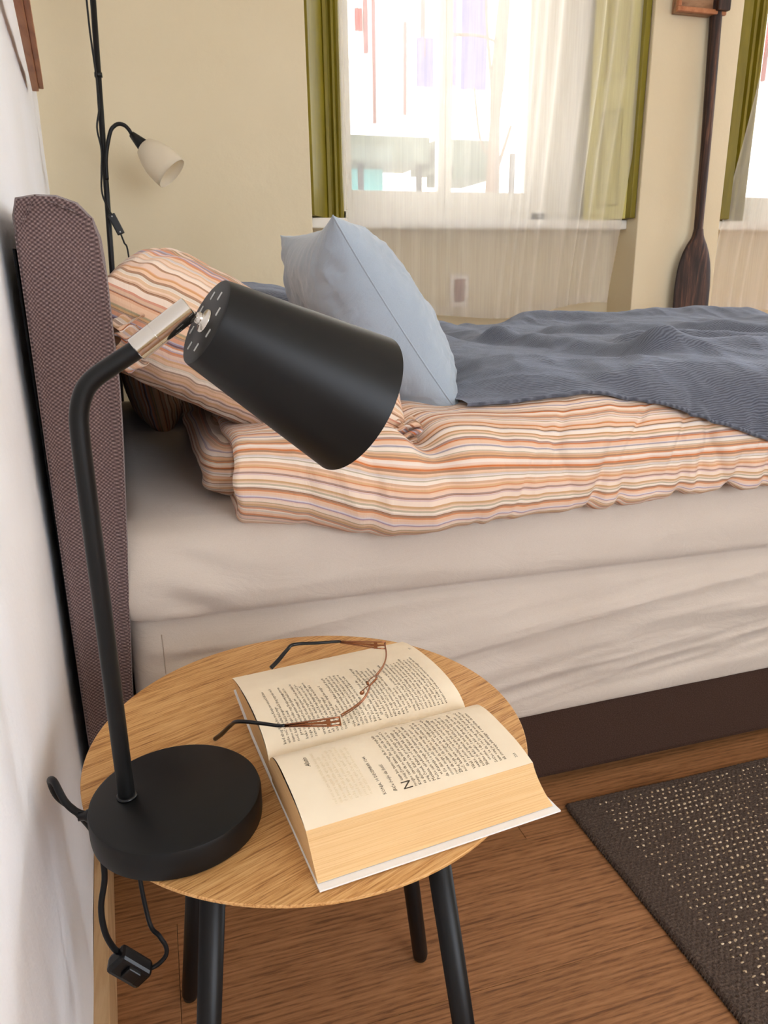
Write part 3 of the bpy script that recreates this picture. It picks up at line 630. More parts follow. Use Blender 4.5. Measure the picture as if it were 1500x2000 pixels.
def duvet():
    nx, ns = 560, 230
    xs = np.linspace(0.098, 2.08, nx); ss = np.concatenate([np.linspace(0.0, 0.36, 150), np.linspace(0.365, 1, ns-150)])
    X, S = np.meshgrid(xs, ss, indexing='ij'); Y, Z, _, _ = duvet_pt(X, S)
    # turned, folded left end
    k = np.clip((0.014-(X-0.098))/0.014, 0, 1); q = 1-np.sqrt(1-k**2*0.999)
    zc = 0.668; Z = Z*(1-q*0.14)+zc*q*0.14; Y = Y + 0.012*q*sstep(0.35, 0.05, S)
    Xw = X + 0.006*noise(Z*30, Y*10, 3)*sstep(0.2, 0.1, X)
    G = np.stack([Xw, Y, Z], -1); UV = np.stack([X, S*2.2+0.004*noise(X*3, S*12, 2)], -1)
    mb = MB().grid(G, UV)
    for r_, dx in ((G[0], 0.012), (G[-1], -0.01)):
        inn = r_.copy(); inn[:, 2] = zc+(r_[:, 2]-zc)*0.1; inn[:, 1] = np.clip(r_[:, 1], 1.14, 2.38); inn[:, 0] += dx
        g2 = np.array([r_, inn]); mb.grid(g2, np.stack([g2[..., 1], g2[..., 2]*1.2], -1))
    dv = empty('duvet', (1.1, 1.7, 0.6)); tag(dv, 'puffy duvet in orange, brown and cream stripes folded along the near side of the bed', 'duvet')
    mb.build('duvet_cover', M['stripe_duvet'], dv, fix=False)
    # inner fold tucked back toward the headboard
    n_, m_ = 60, 90
    a = np.linspace(0, 2*np.pi, m_, endpoint=False)[None, :]; u = np.linspace(0, 1, n_)[:, None]
    yy = 1.165+u*0.9; rx = 0.050*np.clip(np.sqrt(1-(1-np.clip(u*12, 0, 1))**2), 0.02, 1)+0.0*a; rz = rx*0.95
    wob = 1+0.12*noise(np.cos(a)*2+3, u*9+np.sin(a)*2, 6)
    P = np.stack(np.broadcast_arrays(0.098+rx*np.cos(a)*wob*0.9, yy+0*a, 0.662+rz*np.sin(a)*wob), -1)
    MB().grid(P, np.stack(np.broadcast_arrays(P[..., 0]*0.3+u, P[..., 2]*1.4), -1), cv=True).build('folded_end', M['stripe_duvet'], dv)
duvet()

# bedspread draped over the duvet
def spread():
    na, ns = 460, 300
    s_far = 0.93
    xs = np.linspace(0, 1, na)[:, None]; q = np.linspace(0, 1, ns)[None, :]
    # near boundary as a function of X
    XN = np.array([0.0, 0.45, 0.55, 0.69, 0.78, 0.88, 0.95, 1.07, 1.25, 1.5, 2.2]); SN = np.array([0.25, 0.248, 0.256, 0.262, 0.248, 0.224, 0.212, 0.192, 0.175, 0.165, 0.16])
    X0 = 0.10 + 2.02*xs
    s0 = np.interp(X0, XN, SN); S = s0 + (s_far-s0)*q
    Yg, Zg, ny, nz_ = duvet_pt(np.broadcast_to(X0, S.shape), S)
    # left border: in front of the cushion it starts at x=.42, behind it reaches x=.12
    xl = 0.50 - 0.38*sstep(1.55, 1.80, Yg)
    X = xl + (2.12-xl)*xs + 0*q
    s0 = np.interp(X, XN, SN); S = s0 + (s_far-s0)*q
    Y, Z, ny, nz_ = duvet_pt(X, S)
    arc = (S-s0)*2.2
    wx = X+0.03*fbm(X*3, Y*3, 50); wy = Y+0.05*fbm(X*3, Y*3, 51)
    h = 0.010 + 0.018*ridge(wx*2.0+wy*2.2, wy*1.3, 52)*sstep(0, 0.08, arc) + 0.010*ridge(wx*5, wy*3, 53)*sstep(0.02, 0.1, arc)
    def line(p, r, w, am):
        (x0, y0_), (x1, y1) = p, r; dx, dy = x1-x0, y1-y0_; L = math.hypot(dx, dy); t = ((wx-x0)*dx+(wy-y0_)*dy)/L/L; tt = np.clip(t, 0, 1)
        d = np.hypot(wx-x0-dx*tt, wy-y0_-dy*tt); return am*np.exp(-(d/w)**2)
    h = h + line((0.86, 2.40), (0.82, 1.75), 0.05, .020) + line((0.82, 1.75), (0.98, 1.32), 0.045, .026) + line((0.98, 1.32), (1.5, 1.20), 0.05, .032)
    h = h + line((1.10, 1.9), (1.6, 1.5), 0.05, .03) + line((1.2, 2.3), (1.9, 2.1), 0.06, .03) + line((1.02, 1.52), (1.5, 1.42), 0.03, .022)
    h = h - line((1.06, 1.44), (1.45, 1.34), 0.022, .030)
    h = h + 0.012*np.exp(-(arc/0.03)**2)*(0.5+0.5*np.sin(X*16+1))*sstep(0.75, 0.9, X)
    h = np.maximum(h, 0.009)
    Y = Y + ny*h; Z = Z + nz_*h
    # pillow lying under the spread at the far side by the headboard
    mx = sstep(0.06, 0.20, X)*sstep(0.78, 0.50, X); my = sstep(1.70, 1.86, Y)*sstep(2.50, 2.36, Y); Z = Z + 0.172*mx*my*(1-0.35*sstep(0.2, .6, X))
    G = np.stack([X, Y, Z], -1); UV = np.stack([X, S*2.2], -1)
    mb = MB().grid(G, UV)
    # rolled hem thickness
    H = G[:, 0].copy(); rows = [H]
    for k, (dy, dz) in enumerate(((-.003, -.001), (-.003, -.004), (0.001, -.006))):
        Q = H.copy(); Q[:, 1] += dy; Q[:, 2] += dz; rows.append(Q)
    mb.grid(np.array(rows), np.array([UV[:, 0]]*4))
    o = mb.build('bedspread', M['spread'], fix=False); tag(o, 'slate blue crinkled bedspread rumpled over the duvet and far pillow', 'bedspread')
spread()

# pillows
def pillow(name, c, U, V, a, b, th, mat, parent, nu=150, stripe=0.0, seed=0, wr=0.006, ear=0.0, pinch=0.10, pw=2.6, wn=None):
    U = np.array(U, float); U /= np.linalg.norm(U); V = np.array(V, float); V -= U*U.dot(V); V /= np.linalg.norm(V); W = np.cross(U, V)
    if W[2] < 0: W = -W
    g = np.linspace(-1, 1, nu); g = np.sign(g)*(1-(1-abs(g))**1.35)
    u, v = np.meshgrid(g, g, indexing='ij')
    prof = (np.clip(1-abs(u)**pw, 0, 1)*np.clip(1-abs(v)**pw, 0, 1))**0.55
    su = 1-pinch*(1-v*v)*abs(u)**3; sv = 1-pinch*(1-u*u)*abs(v)**3
    cr = (abs(u)*abs(v))**4; su = su+ear*cr; sv = sv+ear*cr
    mb = MB(); out = []
    for sgn in (1, -1):
        wrn = wr*(ridge(u*2.3+seed, v*2.3, seed+(sgn > 0)*3, 3)-0.3)*(0.3+0.7*abs(u*v))+wr*0.8*fbm(u*3, v*3, seed+9)
        ang = np.arctan2(v, u)
        wrn = wrn + wr*0.3*np.sin(ang*44+4*noise(u*3, v*3, seed))*np.clip((np.hypot(u, v)-0.72)/0.5, 0, 1)*prof
        h = sgn*(th*prof + wrn*np.clip(prof*4, 0, 1))
        P = np.array(c)+u[..., None]*su[..., None]*a*U + v[..., None]*sv[..., None]*b*V + h[..., None]*W
        if wn is not None: P = wn(P, u, v, sgn)
        UV = np.stack([u*a, v*b*1.0+stripe + (th*(1-prof)*0.9 if True else 0)*(sgn > 0)*0 + sgn*th*(1-prof)*0], -1)
        UV = np.stack([u*a, np.where(sgn > 0, (v+1)*b, -(v+1)*b-0.0) + 1.2*sgn*th*prof*(1-0.0*v)*np.clip(1-(v+1)/0.9, 0, 1)+3], -1)
        mb.grid(P, UV, flip=(sgn < 0)); out.append(P)
    o = mb.build(name, mat, parent, fix=False)
    return o, out
sp = empty('striped_pillow', (0.165, 1.5, 0.72)); tag(sp, 'plump orange and cream striped pillow leaning against the headboard', 'pillow')
o, G = pillow('pillowcase', (0.160, 1.505, 0.826), (0.885, 0.0, -0.465), (0, 1, 0), 0.254, 0.345, 0.112, M['stripe_pillow'], sp, nu=190, seed=4, wr=0.009, ear=0.03, pinch=0.045, pw=7.0)
fp2 = empty('striped_pillow', (0.15, 2.17, 0.70)); tag(fp2, 'second striped pillow, added upright at the far side to darken the gap by the headboard', 'pillow')  # mostly hidden; added and stood upright to darken the gap by the headboard
pillow('pillowcase', (-0.020, 2.14, 0.795), (0.16, 0.0, -0.985), (0, 1, 0), 0.195, 0.31, 0.075, M['stripe_pillow'], fp2, nu=60, seed=6, wr=0.006, pinch=0.05, pw=4.5)
def frill(cx, cy, cz, rx, rz, seed):
    n_, m_ = 60, 12; u = np.linspace(0, 1, n_)[:, None]; v = np.linspace(0, 1, m_)[None, :]
    X = cx+rx*(v-0.5)*1.0+0.006*np.sin(u*30+seed)+0*u; Z = cz+rz*(0.5-u)+0.004*np.sin(v*8+u*20)
    Y = cy+0.012*np.sin(u*22+v*5+seed)*(0.3+v)+0*u
    P = np.stack(np.broadcast_arrays(X, Y, Z), -1); Q = P.copy(); Q[..., 1] += 0.002
    return MB().grid(P, np.stack(np.broadcast_arrays(v*0.1, u*0.3), -1)).grid(Q, np.stack(np.broadcast_arrays(v*0.1, u*0.3), -1), flip=True)
frill(-0.030, 1.155, 0.872, 0.036, 0.075, 1).build('pillowcase_flap', M['stripe_pillow'], sp, fix=False)
frill(0.385, 1.140, 0.712, 0.032, 0.050, 4).build('pillowcase_flap', M['stripe_pillow'], sp, fix=False)
bp_ = empty('blue_cushion', (0.45, 1.45, 0.76)); tag(bp_, 'pale grey-blue square cushion standing on the duvet behind the black lamp shade', 'cushion')
def blue_shape(P, u, v, s): return P
cA = np.array((0.396, 1.420, 0.876)); 
o, G = pillow('cushion_cover', cA, (-0.56, 0.0, 0.83), (-0.06, 1, 0.03), 0.200, 0.205, 0.098, M['blue'], bp_, nu=170, seed=11, wr=0.011, ear=0.035, pinch=0.07, pw=2.6)
P = G[0][:, 0, :]; MB().tube([tuple(p) for p in P[::3]], 0.0016, 6).build('piped_seam', M['blue'], bp_)

# ================================================================ SIDE TABLE
TC = (0.118, 0.678); TR = 0.2265
tb = empty('side_table', (*TC, 0)); tag(tb, 'round side table with light oak top and splayed black legs beside the bed', 'table')
sharp(MB().lathe([(0, 0.482), (TR-0.022, 0.482), (TR-0.0015, 0.4965), (TR, 0.4975), (TR, 0.4993), (TR-0.0008, 0.5000), (0, 0.5000)], (*TC, 0), n=160).build('tabletop', M['table_wood'], tb, auto=1e-5), 30)
feet = [(-0.040, 0.840), (0.287, 0.803), (-0.045, 0.525), (0.256, 0.491)]
mx_ = sum(f[0] for f in feet)/4; my_ = sum(f[1] for f in feet)/4
for fx, fy in feet:
    tx, ty = TC[0]+(fx-0.118)*0.66, TC[1]+(fy-0.668)*0.66
    d = Vector((tx-fx, ty-fy, 0.482)).normalized()
    MB().tube([(fx, fy, 0.004), (fx, fy, 0.012), (tx, ty, 0.484)], [0.0095, 0.0110, 0.0120], 20).build('leg', M['leg'], tb)
MB().lathe([(0.0, 0.474), (0.15, 0.474), (0.155, 0.478), (0.155, 0.4825)], (*TC, 0), n=48).build('mounting_plate', M['leg'], tb)

# ================================================================ DESK LAMP
LB = (-0.0195, 0.585)
lp = empty('desk_lamp', (*LB, 0.5)); tag(lp, 'black desk lamp with tilted cone shade and nickel joint on the oak side table', 'lamp')
sharp(MB().lathe([(0, 0.5005), (0.0715, 0.5005), (0.0735, 0.502), (0.0740, 0.506), (0.0740, 0.524), (0.0730, 0.5272), (0.0705, 0.5285), (0, 0.5285)], (*LB, 0), n=120).build('base', M['black'], lp, auto=1e-5), 40)
MB().lathe([(0.0, 0.5285), (0.0088, 0.5285), (0.0088, 0.5305), (0.0070, 0.5310)], (-0.0608, 0.5926, 0), n=32).build('stem_ring', M['plastic'], lp)
MB().tube([(-0.0608, 0.5926, 0.529), (-0.0604, .5926, .60), (-0.0596, 0.5926, 0.70), (-0.0590, .5926, .80), (-0.0585, 0.5926, 0.845), (-0.0570, .5926, .866), (-0.0515, 0.5926, 0.882), (-0.0430, .5926, .8915), (-0.0280, .5926, .9010), (-0.0085, 0.5926, 0.9125)], 0.0072, 24, smoothpts=8).build('stem', M['black'], lp)
a0 = Vector((-0.0120, 0.5926, 0.9105)); a1 = Vector((0.0295, 0.5926, 0.9395)); ad = (a1-a0).normalized(); AL = (a1-a0).length
co_ = sharp(MB().lathe([(0.0, 0), (0.0086, 0), (0.0092, 0.0006), (0.0092, AL*0.36), (0.0088, AL*0.362), (0.0088, AL*0.37), (0.0092, AL*0.372), (0.0092, AL-0.0006), (0.0086, AL), (0.0, AL)], a0, ad, 48).build('collar', M['chrome'], lp, auto=1e-6), 40)
co_['label'] = 'shiny nickel collar'
C0 = Vector((0.0395, 0.5930, 0.9295)); AX = Vector((0.122, 0.0276, -0.0726)).normalized(); SL = 0.1446
jt = MB().lathe([(0, -0.0085), (0.0026, -0.0082), (0.0042, -0.0068), (0.0048, -0.0045), (0.0044, -0.0025), (0.0090, -0.0018), (0.0095, -0.0004), (0.0095, 0.0), (0, 0.0)], C0, AX, 40)
jt.tube([a1-ad*0.004, C0-AX*0.005], 0.0030, 16)
j_ = jt.build('swivel_joint', M['chrome'], lp)
r0, r1 = 0.0352, 0.0622
shd = MB().lathe([(0, 0.0), (r0-0.003, 0.0), (r0-0.0008, 0.0010), (r0, 0.0032), (r1, SL-0.0003), (r1+0.0001, SL), (r1-0.0010, SL+0.0002), (r1-0.0012, SL-0.0006), (r0-0.0012, 0.0040), (r0-0.004, 0.0020), (0, 0.0020)], C0, AX, 128).build('shade', M['black'], lp, auto=1e-6); sharp(shd, 40)
MB().lathe([(r0-0.0016, 0.0044), (r1-0.0016, SL-0.004)], C0, AX, 64).build('shade_lining', M['white'], shd)
e1 = AX.orthogonal().normalized(); e2 = AX.cross(e1)
# eight vent slots in the cap, in two rows of four arranged round the joint
up_ = (Vector((0, 0, 1))-AX*AX.z).normalized(); sd2 = AX.cross(up_)
for q in range(8):
    th_ = R(22.5+45*q); rr_ = 0.0225; c = C0 + (up_*math.cos(th_)+sd2*math.sin(th_))*rr_ - AX*0.0003
    tn = (-up_*math.sin(th_)+sd2*math.cos(th_))
    tn = up_*0.94+sd2*0.34
    tn.normalize(); bn = AX.cross(tn)
    MB().obox(c, (0.0034, 0.0009, 0.0004), Matrix((tn, bn, AX)).transposed(), 0.0003).build('vent_slot', M['slot'], shd)
bb_ = MB().lathe([(0, 0.004), (0.014, 0.004), (0.014, 0.05), (0.010, 0.052), (0, 0.052)], C0, AX, 24).build('socket', M['plastic'], lp)
MB().lathe([(0.011, 0.052), (0.013, 0.058), (0.022, 0.078), (0.024, 0.09), (0.020, 0.103), (0.010, 0.111), (0, 0.113)], C0, AX, 24).build('bulb', M['frost'], lp)
# cord: from the base to the wall, behind the table, inline switch, loop back under the table
MB().lathe([(0, 0), (0.0055, 0), (0.0055, 0.004), (0.0038, 0.006), (0.0038, 0.011), (0, 0.011)], (-0.0918, 0.597, 0.5135), (-0.98, 0.12, 0.0), 16).build('cord_grip', M['plastic'], lp)
cd = MB().tube([(-0.093, 0.597, 0.5135), (-0.104, 0.603, 0.5150), (-0.114, 0.612, 0.5220), (-0.1225, 0.626, 0.5340), (-0.1290, 0.643, 0.524), (-0.1270, 0.652, 0.500), (-0.1150, 0.664, 0.470), (-0.102, 0.672, 0.430), (-0.1000, 0.672, 0.385), (-0.1070, 0.665, 0.352), (-0.1065, 0.66, 0.325), (-0.1010, 0.66, 0.302), (-0.094, 0.66, 0.290)], 0.0031, 12, smoothpts=6)
cd.tube([(-0.078, 0.66, 0.262), (-0.070, 0.66, 0.262), (-0.060, 0.662, 0.263), (-0.0515, 0.665, 0.269), (-0.0505, 0.668, 0.278), (-0.056, 0.672, 0.290), (-0.066, 0.685, 0.305), (-0.070, 0.72, 0.38), (-0.050, 0.80, 0.45), (-0.030, 0.90, 0.45), (-0.025, 0.93, 0.40), (-0.025, 0.94, 0.22), (-0.03, 0.95, 0.02)], 0.0024, 12, smoothpts=6)
cdo = cd.build('power_cord', M['cord'], lp)
sw = MB(); Ms = Matrix((Vector((0.62, 0, -0.78)), Vector((0.10, 1, 0.08)).normalized(), Vector((0.78, 0, 0.62)))).transposed()
sw.obox((-0.0870, 0.655, 0.277), (0.0215, 0.009, 0.0115), Ms, 0.004); s_ = sw.build('inline_switch', M['plastic'], lp)
MB().obox((-0.0860, 0.6445, 0.277), (0.0085, 0.0030, 0.0065), Ms, 0.0015).build('rocker', M['plastic'], s_)

# ================================================================ BOOK
BO = Vector((0.085, 0.468, 0)); BA = R(6.3); BU = Vector((math.cos(BA), math.sin(BA), 0)); BV = Vector((-BU.y, BU.x, 0))
def bw(u, v, z): return BO + BU*u + BV*v + Vector((0, 0, z))
TOPN = ncat([(0.0200, .5415), (0.045, .5462), (0.075, .5478), (0.100, .5480), (0.117, .5452), (0.128, .5385), (0.1365, .528)], 200)
TOPF = ncat([(0.1385, .526), (0.146, .5335), (0.160, .5400), (0.185, .5438), (0.215, .5440), (0.250, .5412), (0.280, .5365), (0.2985, .5315)], 200)
bk = empty('open_book', tuple(bw(0.11, 0.15, 0.5))); tag(bk, 'thick open paperback with cream pages lying on the oak side table', 'book')
def block(name, top, bot, u0, u1, flare, near=True):
    """page block; top/bot are (v,z) polylines of equal length, u0,u1: at top; flare adds at the bottom"""
    n = len(top); sides = MB(); tm = MB()
    nu = 14
    T = np.array([[tuple(bw(u0+(u1-u0)*i/nu + 0.0012*math.sin(3.1*k/n), top[k, 0], top[k, 1])) for k in range(n)] for i in range(nu+1)])
    tm.grid(T, flip=True)
    tp = tm.build('page', M['paper'], None, fix=False)
    def ring(f):   # f 0 = top, 1 = bottom
        P = top*(1-f)+bot*f; fl_ = flare*f**1.6
        if near: P = P.copy(); P[:, 0] -= 0.0045*math.sin(math.pi*min(f*0.9, 1))*-1*0
        a = [tuple(bw(u0-fl_*0.0+0.003*f, p[0], p[1])) for p in P]; b = [tuple(bw(u1+fl_, p[0], p[1])) for p in P]
        return np.array(a+b[::-1])
    fs = np.linspace(0, 1, 9)
    sides.grid(np.array([ring(f) for f in fs]), cv=True)
    return tp, sides
botN = np.stack([np.linspace(0.0035, 0.140, 200), np.full(200, 0.5030)], 1)
# concave fore edge
botF = np.stack([np.linspace(0.139, 0.2975, 200), np.interp(np.linspace(0.139, .2975, 200), [0.139, .22, .2975], [.5030, .506, .5165])], 1)
tN, sN = block('n', TOPN, botN, -0.005, 0.208, 0.0125); tF, sF = block('f', TOPF, botF, -0.004, 0.2065, 0.004, False)
pb1 = sN.build('page_block', M['edges'], bk); pb2 = sF.build('page_block', M['edges'], bk); sharp(pb1, 40); sharp(pb2, 40)
for tpo, pbo in ((tN, pb1), (tF, pb2)):
    tpo.parent = pbo; tpo.location = -Vector(bk.location) - Vector(pbo.location)
# the first leaf of each half, slightly lifted at the head edge
cv = MB(); n = 60
vv = np.linspace(-0.0040, 0.300, n); zt = np.interp(vv, [-0.004, 0.0, .139, .22, .300], [.5030, .5026, .5026, .5050, .5155])
topg = np.array([[tuple(bw(u, v, z)) for v, z in zip(vv, zt)] for u in np.linspace(-0.003, 0.2235, 12)]); botg = topg.copy(); botg[..., 2] -= 0.0016
cv.grid(topg); cv.grid(botg, flip=True)
for e in (0, -1):
    cv.grid(np.array([topg[e], botg[e]])); cv.grid(np.array([topg[:, e], botg[:, e]]))
cv.build('cover', M['cover'], bk)
# text: real lettering bent onto the pages
TEXTN = ["isam bio tamo nego da bi i", "onaj čovek davno. Bio je", "mogao sam da se vratim tu", "Konju, stvorenje. Na misl", "sa dervišu. Kako je ta,", "ovaj čovek. Kakvi je od", "Mevlana, obradovan sam da", "Pošto sam od njega da vid", "vi Kazanija i u toj meri", "da će dati sam sebi da ne", "onome mogu da vodim na ti", "ruci da volim i da mu sve", "Zbog toga sam mogao da ve", "noć, kada sam osećala da", "da me predaju i ta kod se", "Vikali i potom. Da ja im", "ovako, pred njima je da i", "toliko je bilo da ne zna", "Slušao je ovako. I ne zna", "ovome, i da je bilo sve t", "Sećao se da, i ne bi neg"]
def add_text(name, s, size, place, mat, parent, res=1, spacing=1.0, shear=0.0):
    cu = bpy.data.curves.new('t', 'FONT'); cu.body = s; cu.size = size; cu.resolution_u = res; cu.space_line = spacing; cu.shear = shear
    ob = bpy.data.objects.new('t', cu); COL.objects.link(ob); dg = bpy.context.evaluated_depsgraph_get(); dg.update()
    me = bpy.data.meshes.new_from_object(ob.evaluated_get(dg)); bpy.data.objects.remove(ob)
    n_ = len(me.vertices); co = np.zeros(n_*3); me.vertices.foreach_get('co', co); co = co.reshape(-1, 3)
    out = [place(x, y) for x, y, _ in co]; me.vertices.foreach_set('co', np.array([tuple(p) for p in out]).ravel()); me.update(); me.name = name
    return me
def place_near(u, v0):      # baseline at page coordinate u, starting at v0, reading toward the gutter
    def f(x, y):
        v = v0 + x; z = np.interp(v, TOPN[:, 0], TOPN[:, 1]); return bw(u - y, v, z+0.00025)
    return f
def place_far(u, v0):
    def f(x, y):
        v = v0 + x; z = np.interp(v, TOPF[:, 0], TOPF[:, 1]); return bw(u - y, v, z+0.00025)
    return f
def join_meshes(name, meshes, mat, parent):
    bm = bmesh.new()
    for me in meshes: bm.from_mesh(me)
    me = bpy.data.meshes.new(name); bm.to_mesh(me); bm.free()
    o = link(name, me, mat, parent); o['kind'] = 'stuff'
    for q in meshes: bpy.data.meshes.remove(q)
    return o
LS = 0.00445
def fit(me_s, size, s, width): return s
rt = random.Random(3)
def line_of(words, n):
    s = ''
    while len(s) < n: s += rt.choice(words)+' '
    return s.strip()[:n]
WORDS = 'da se je sam bio nego čovek davno ovaj kako mogao Konja stvorenje derviš vratim sve ali njega ljubav reči kad bih tada znao samo noć kuća knjiga toliko ona oni pred svoj nije bilo ništa zbog toga više'.split()
near = []
near.append(add_text('t', 'KONJA, 10 DECEMBAR 1244', 0.0041, place_near(0.0700, 0.0315), None, None))
near.append(add_text('t', 'Biće bolje da šutiš.', 0.0046, place_near(0.0800, 0.0315), None, None, shear=0.3))
near.append(add_text('t', 'Alatin', 0.0062, place_near(0.0215, 0.0880), None, None, shear=0.35))
near.append(add_text('t', 'N', 0.0125, place_near(0.0945, 0.0300), None, None, 2))
near.append(add_text('t', '233', 0.0036, place_near(0.1985, 0.0300), None, None))
for i in range(23):
    u = 0.0895 + i*LS
    ind = 0.0095 if i < 2 else (0.004 if i in (8, 14, 19) else 0)
    s = TEXTN[i] if i < len(TEXTN) else line_of(WORDS, 26)
    if i > 1: s = (s+' '+line_of(WORDS, 30))
    n_ = int(46 - ind*560)
    s = s + ' ' + line_of(WORDS, 40)
    me = add_text('t', s[:n_], 0.0043, place_near(u, 0.0310+ind), None, None)
    near.append(me)
jn = join_meshes('printed_text', near, M['ink'], bk)
gh = [add_text('t', line_of(WORDS, 38)[::-1], 0.0043, place_near(0.028+i*LS, 0.036), None, None) for i in range(8)]
join_meshes('show_through_text', gh, M['ghost'], bk)
far = []
for i in range(40):
    u = 0.0160 + i*LS
    if u > 0.196: break
    short = {1: 20, 3: 30, 6: 14, 12: 22, 13: 8, 14: 30, 21: 36, 22: 14, 29: 30}.get(i, 0)
    n_ = 50 if not short else 50-short
    v0 = 0.148 + (0.0045 if i in (4, 8, 15, 23, 30) else 0)
    far.append(add_text('t', line_of(WORDS, n_), 0.0043, place_far(u, v0), None, None))
far.append(add_text('t', '234', 0.0036, place_far(0.2015, 0.262), None, None))
join_meshes('printed_text', far, M['ink'], bk)

# ================================================================ GLASSES
gl = empty('eyeglasses', (0.15, 0.66, 0.52)); tag(gl, 'copper-framed eyeglasses with black temple tips resting on the open book', 'glasses')
Hn = Vector((0.1335, 0.5985, 0.5660)); Hf = Vector((0.2195, 0.7330, 0.5640)); Br = Vector((0.1815, 0.6530, 0.5660))
acr = (Hf-Hn).normalized(); fwd = Vector((acr.y, -acr.x, 0)).normalized()     # the side the wearer looks to
dn = Vector((-fwd.x*0.25, -fwd.y*0.25, -1)).normalized()
def arcp(a, b, bulge, n=10, dz=0.0):
    return [a.lerp(b, i/n) + fwd*bulge*math.sin(math.pi*i/n) + Vector((0, 0, dz*math.sin(math.pi*i/n))) for i in range(n+1)]
L0, L1 = Hn+acr*0.004, Br-acr*0.010; R0_, R1_ = Br+acr*0.010, Hf-acr*0.004
for nm, a, b in (('near', L0, L1), ('far', R0_, R1_)):
    rim = MB().tube(arcp(a, b, 0.006), 0.00085, 8, smoothpts=3)
    rim.tube([q+Vector((0, 0, -0.0022)) for q in arcp(a, b, 0.0058)], 0.0005, 6, smoothpts=3)
    ro = rim.build('brow_rim', M['copper'], gl)
    # lens hanging below the brow bar
    n_, m_ = 20, 10; top_ = arcp(a, b, 0.0055, n_); V = []
    G = np.zeros((n_+1, m_+1, 3))
    for i, q in enumerate(top_):
        s_ = i/n_; depth = 0.0215*(1-abs(2*s_-1)**3.2)**0.5+0.0008
        for j in range(m_+1): G[i, j] = tuple(q + dn*depth*j/m_ + fwd*0.0008*math.sin(j/m_*1.5))
    MB().grid(G).build('lens', M['lens'], ro, fix=False)
brg = MB().tube([L1, L1.lerp(R0_, 0.5)+fwd*0.004+Vector((0, 0, 0.003)), R0_], 0.0010, 8, smoothpts=6)
brg.build('bridge', M['copper'], gl)
for base_, sg in ((L1, 1), (R0_, -1)):
    pd = MB().tube([base_, base_-fwd*0.004+dn*0.004, base_-fwd*0.006+dn*0.008], 0.0005, 6, smoothpts=4)
    ctr = base_-fwd*0.0062+dn*0.0105
    pd.lathe([(0, -0.0006), (0.0020, -0.0004), (0.0026, 0.0003), (0, 0.0009)], ctr, acr*sg-fwd*0.6, 14)
    pd.build('nose_pad', M['copper'], gl)
def temple(H, tip, bend, join, near_):
    e0 = H; mb = MB(); d = (join-H); L = d.length; d.normalize(); dv = Vector((0, 0, -1)); dv = (dv-d*dv.dot(d)).normalized()
    w_ = 0.0085
    # openwork metal arm: two converging bars, middle tapered bar and a buckle at the hinge
    mb.tube([e0, e0+d*0.006, join], [0.0009, 0.0009, 0.0011], 8)
    mb.tube([e0+dv*w_, e0+d*0.010+dv*w_*0.95, join+dv*0.0012], [0.0009, 0.0009, 0.0010], 8)
    side = d.cross(dv)
    mid0 = e0+dv*w_*0.5
    Mx = Matrix((d, dv, side)).transposed()
    mb.obox(e0+d*0.0115+dv*w_*0.5, (0.0020, w_*0.5, 0.0007), Mx, 0.0003)
    mb.obox(e0+d*0.0005+dv*w_*0.5, (0.0008, w_*0.5, 0.0009), Mx, 0.0003)
    mb.obox(e0+d*0.006+dv*w_*0.5, (0.006, 0.0009, 0.0006), Mx, 0.0003)
    a = e0+d*0.012+dv*w_*0.30; b = e0+d*0.012+dv*w_*0.66; c = join+dv*0.0005
    V = [a+side*.0005, b+side*.0005, c+side*.0005, a-side*.0005, b-side*.0005, c-side*.0005]; mb.add(V, [(0, 1, 2), (5, 4, 3), (0, 3, 4, 1), (1, 4, 5, 2), (2, 5, 3, 0)], smooth=False)
    arm = mb.build('temple_arm', M['copper'], gl)
    t_ = MB().tube([join-d*0.001, join+d*0.004, join+(bend-join)*0.5, bend, bend.lerp(tip, 0.30)+Vector((0, 0, 0.0018)), bend.lerp(tip, 0.7), tip], [0.0013, 0.0017, 0.0018, 0.0020, 0.0021, 0.0025, 0.0024], 12, smoothpts=5)
    t_.build('temple_tip', M['plastic'], arm)
temple(Hn, Vector((0.0216, 0.6930, 0.5045)), Vector((0.0431, 0.6461, 0.5500)), Vector((0.0820, 0.6115, 0.5595)), True)
temple(Hf, Vector((0.0890, 0.7350, 0.553)), Vector((0.1195, 0.7600, 0.5640)), Vector((0.1715, 0.7540, 0.5620)), False)

# ================================================================ FLOOR LAMP
fp = empty('floor_lamp', (-0.0900, 2.60, 0)); tag(fp, 'slim black floor lamp with frosted reading shade behind the headboard', 'lamp')
def pole_x(z): return -0.0945+(z-1.0466)*0.048*0.95
MB().lathe([(0, 0), (0.12, 0), (0.125, 0.004), (0.12, 0.012), (0.02, 0.022), (0, 0.022)], (-0.115, 2.60, 0), n=48).build('base', M['black'], fp)
MB().tube([(pole_x(0.02), 2.60, 0.02), (pole_x(1.05), 2.60, 1.05), (pole_x(2.2), 2.60, 2.2)], 0.0085, 14).build('pole', M['black'], fp)
MB().tube([(pole_x(1.25)+0.004, 2.592, 1.25), (pole_x(1.31)+0.006, 2.588, 1.31), (-0.058, 2.585, 1.376), (-0.043, 2.585, 1.396), (-0.028, 2.585, 1.402), (-0.013, 2.585, 1.398), (-0.002, 2.585, 1.386), (0.005, 2.585, 1.372)], 0.0058, 12, smoothpts=6).build('reading_arm', M['black'], fp)
ax = Vector((0.0905, -0.035, -0.0955)).normalized(); s0_ = Vector((0.0035, 2.585, 1.3755))
MB().lathe([(0, 0), (0.0095, 0), (0.021, 0.050), (0.019, 0.053), (0, 0.053)], s0_, ax, 32).build('shade_holder', M['black'], fp)
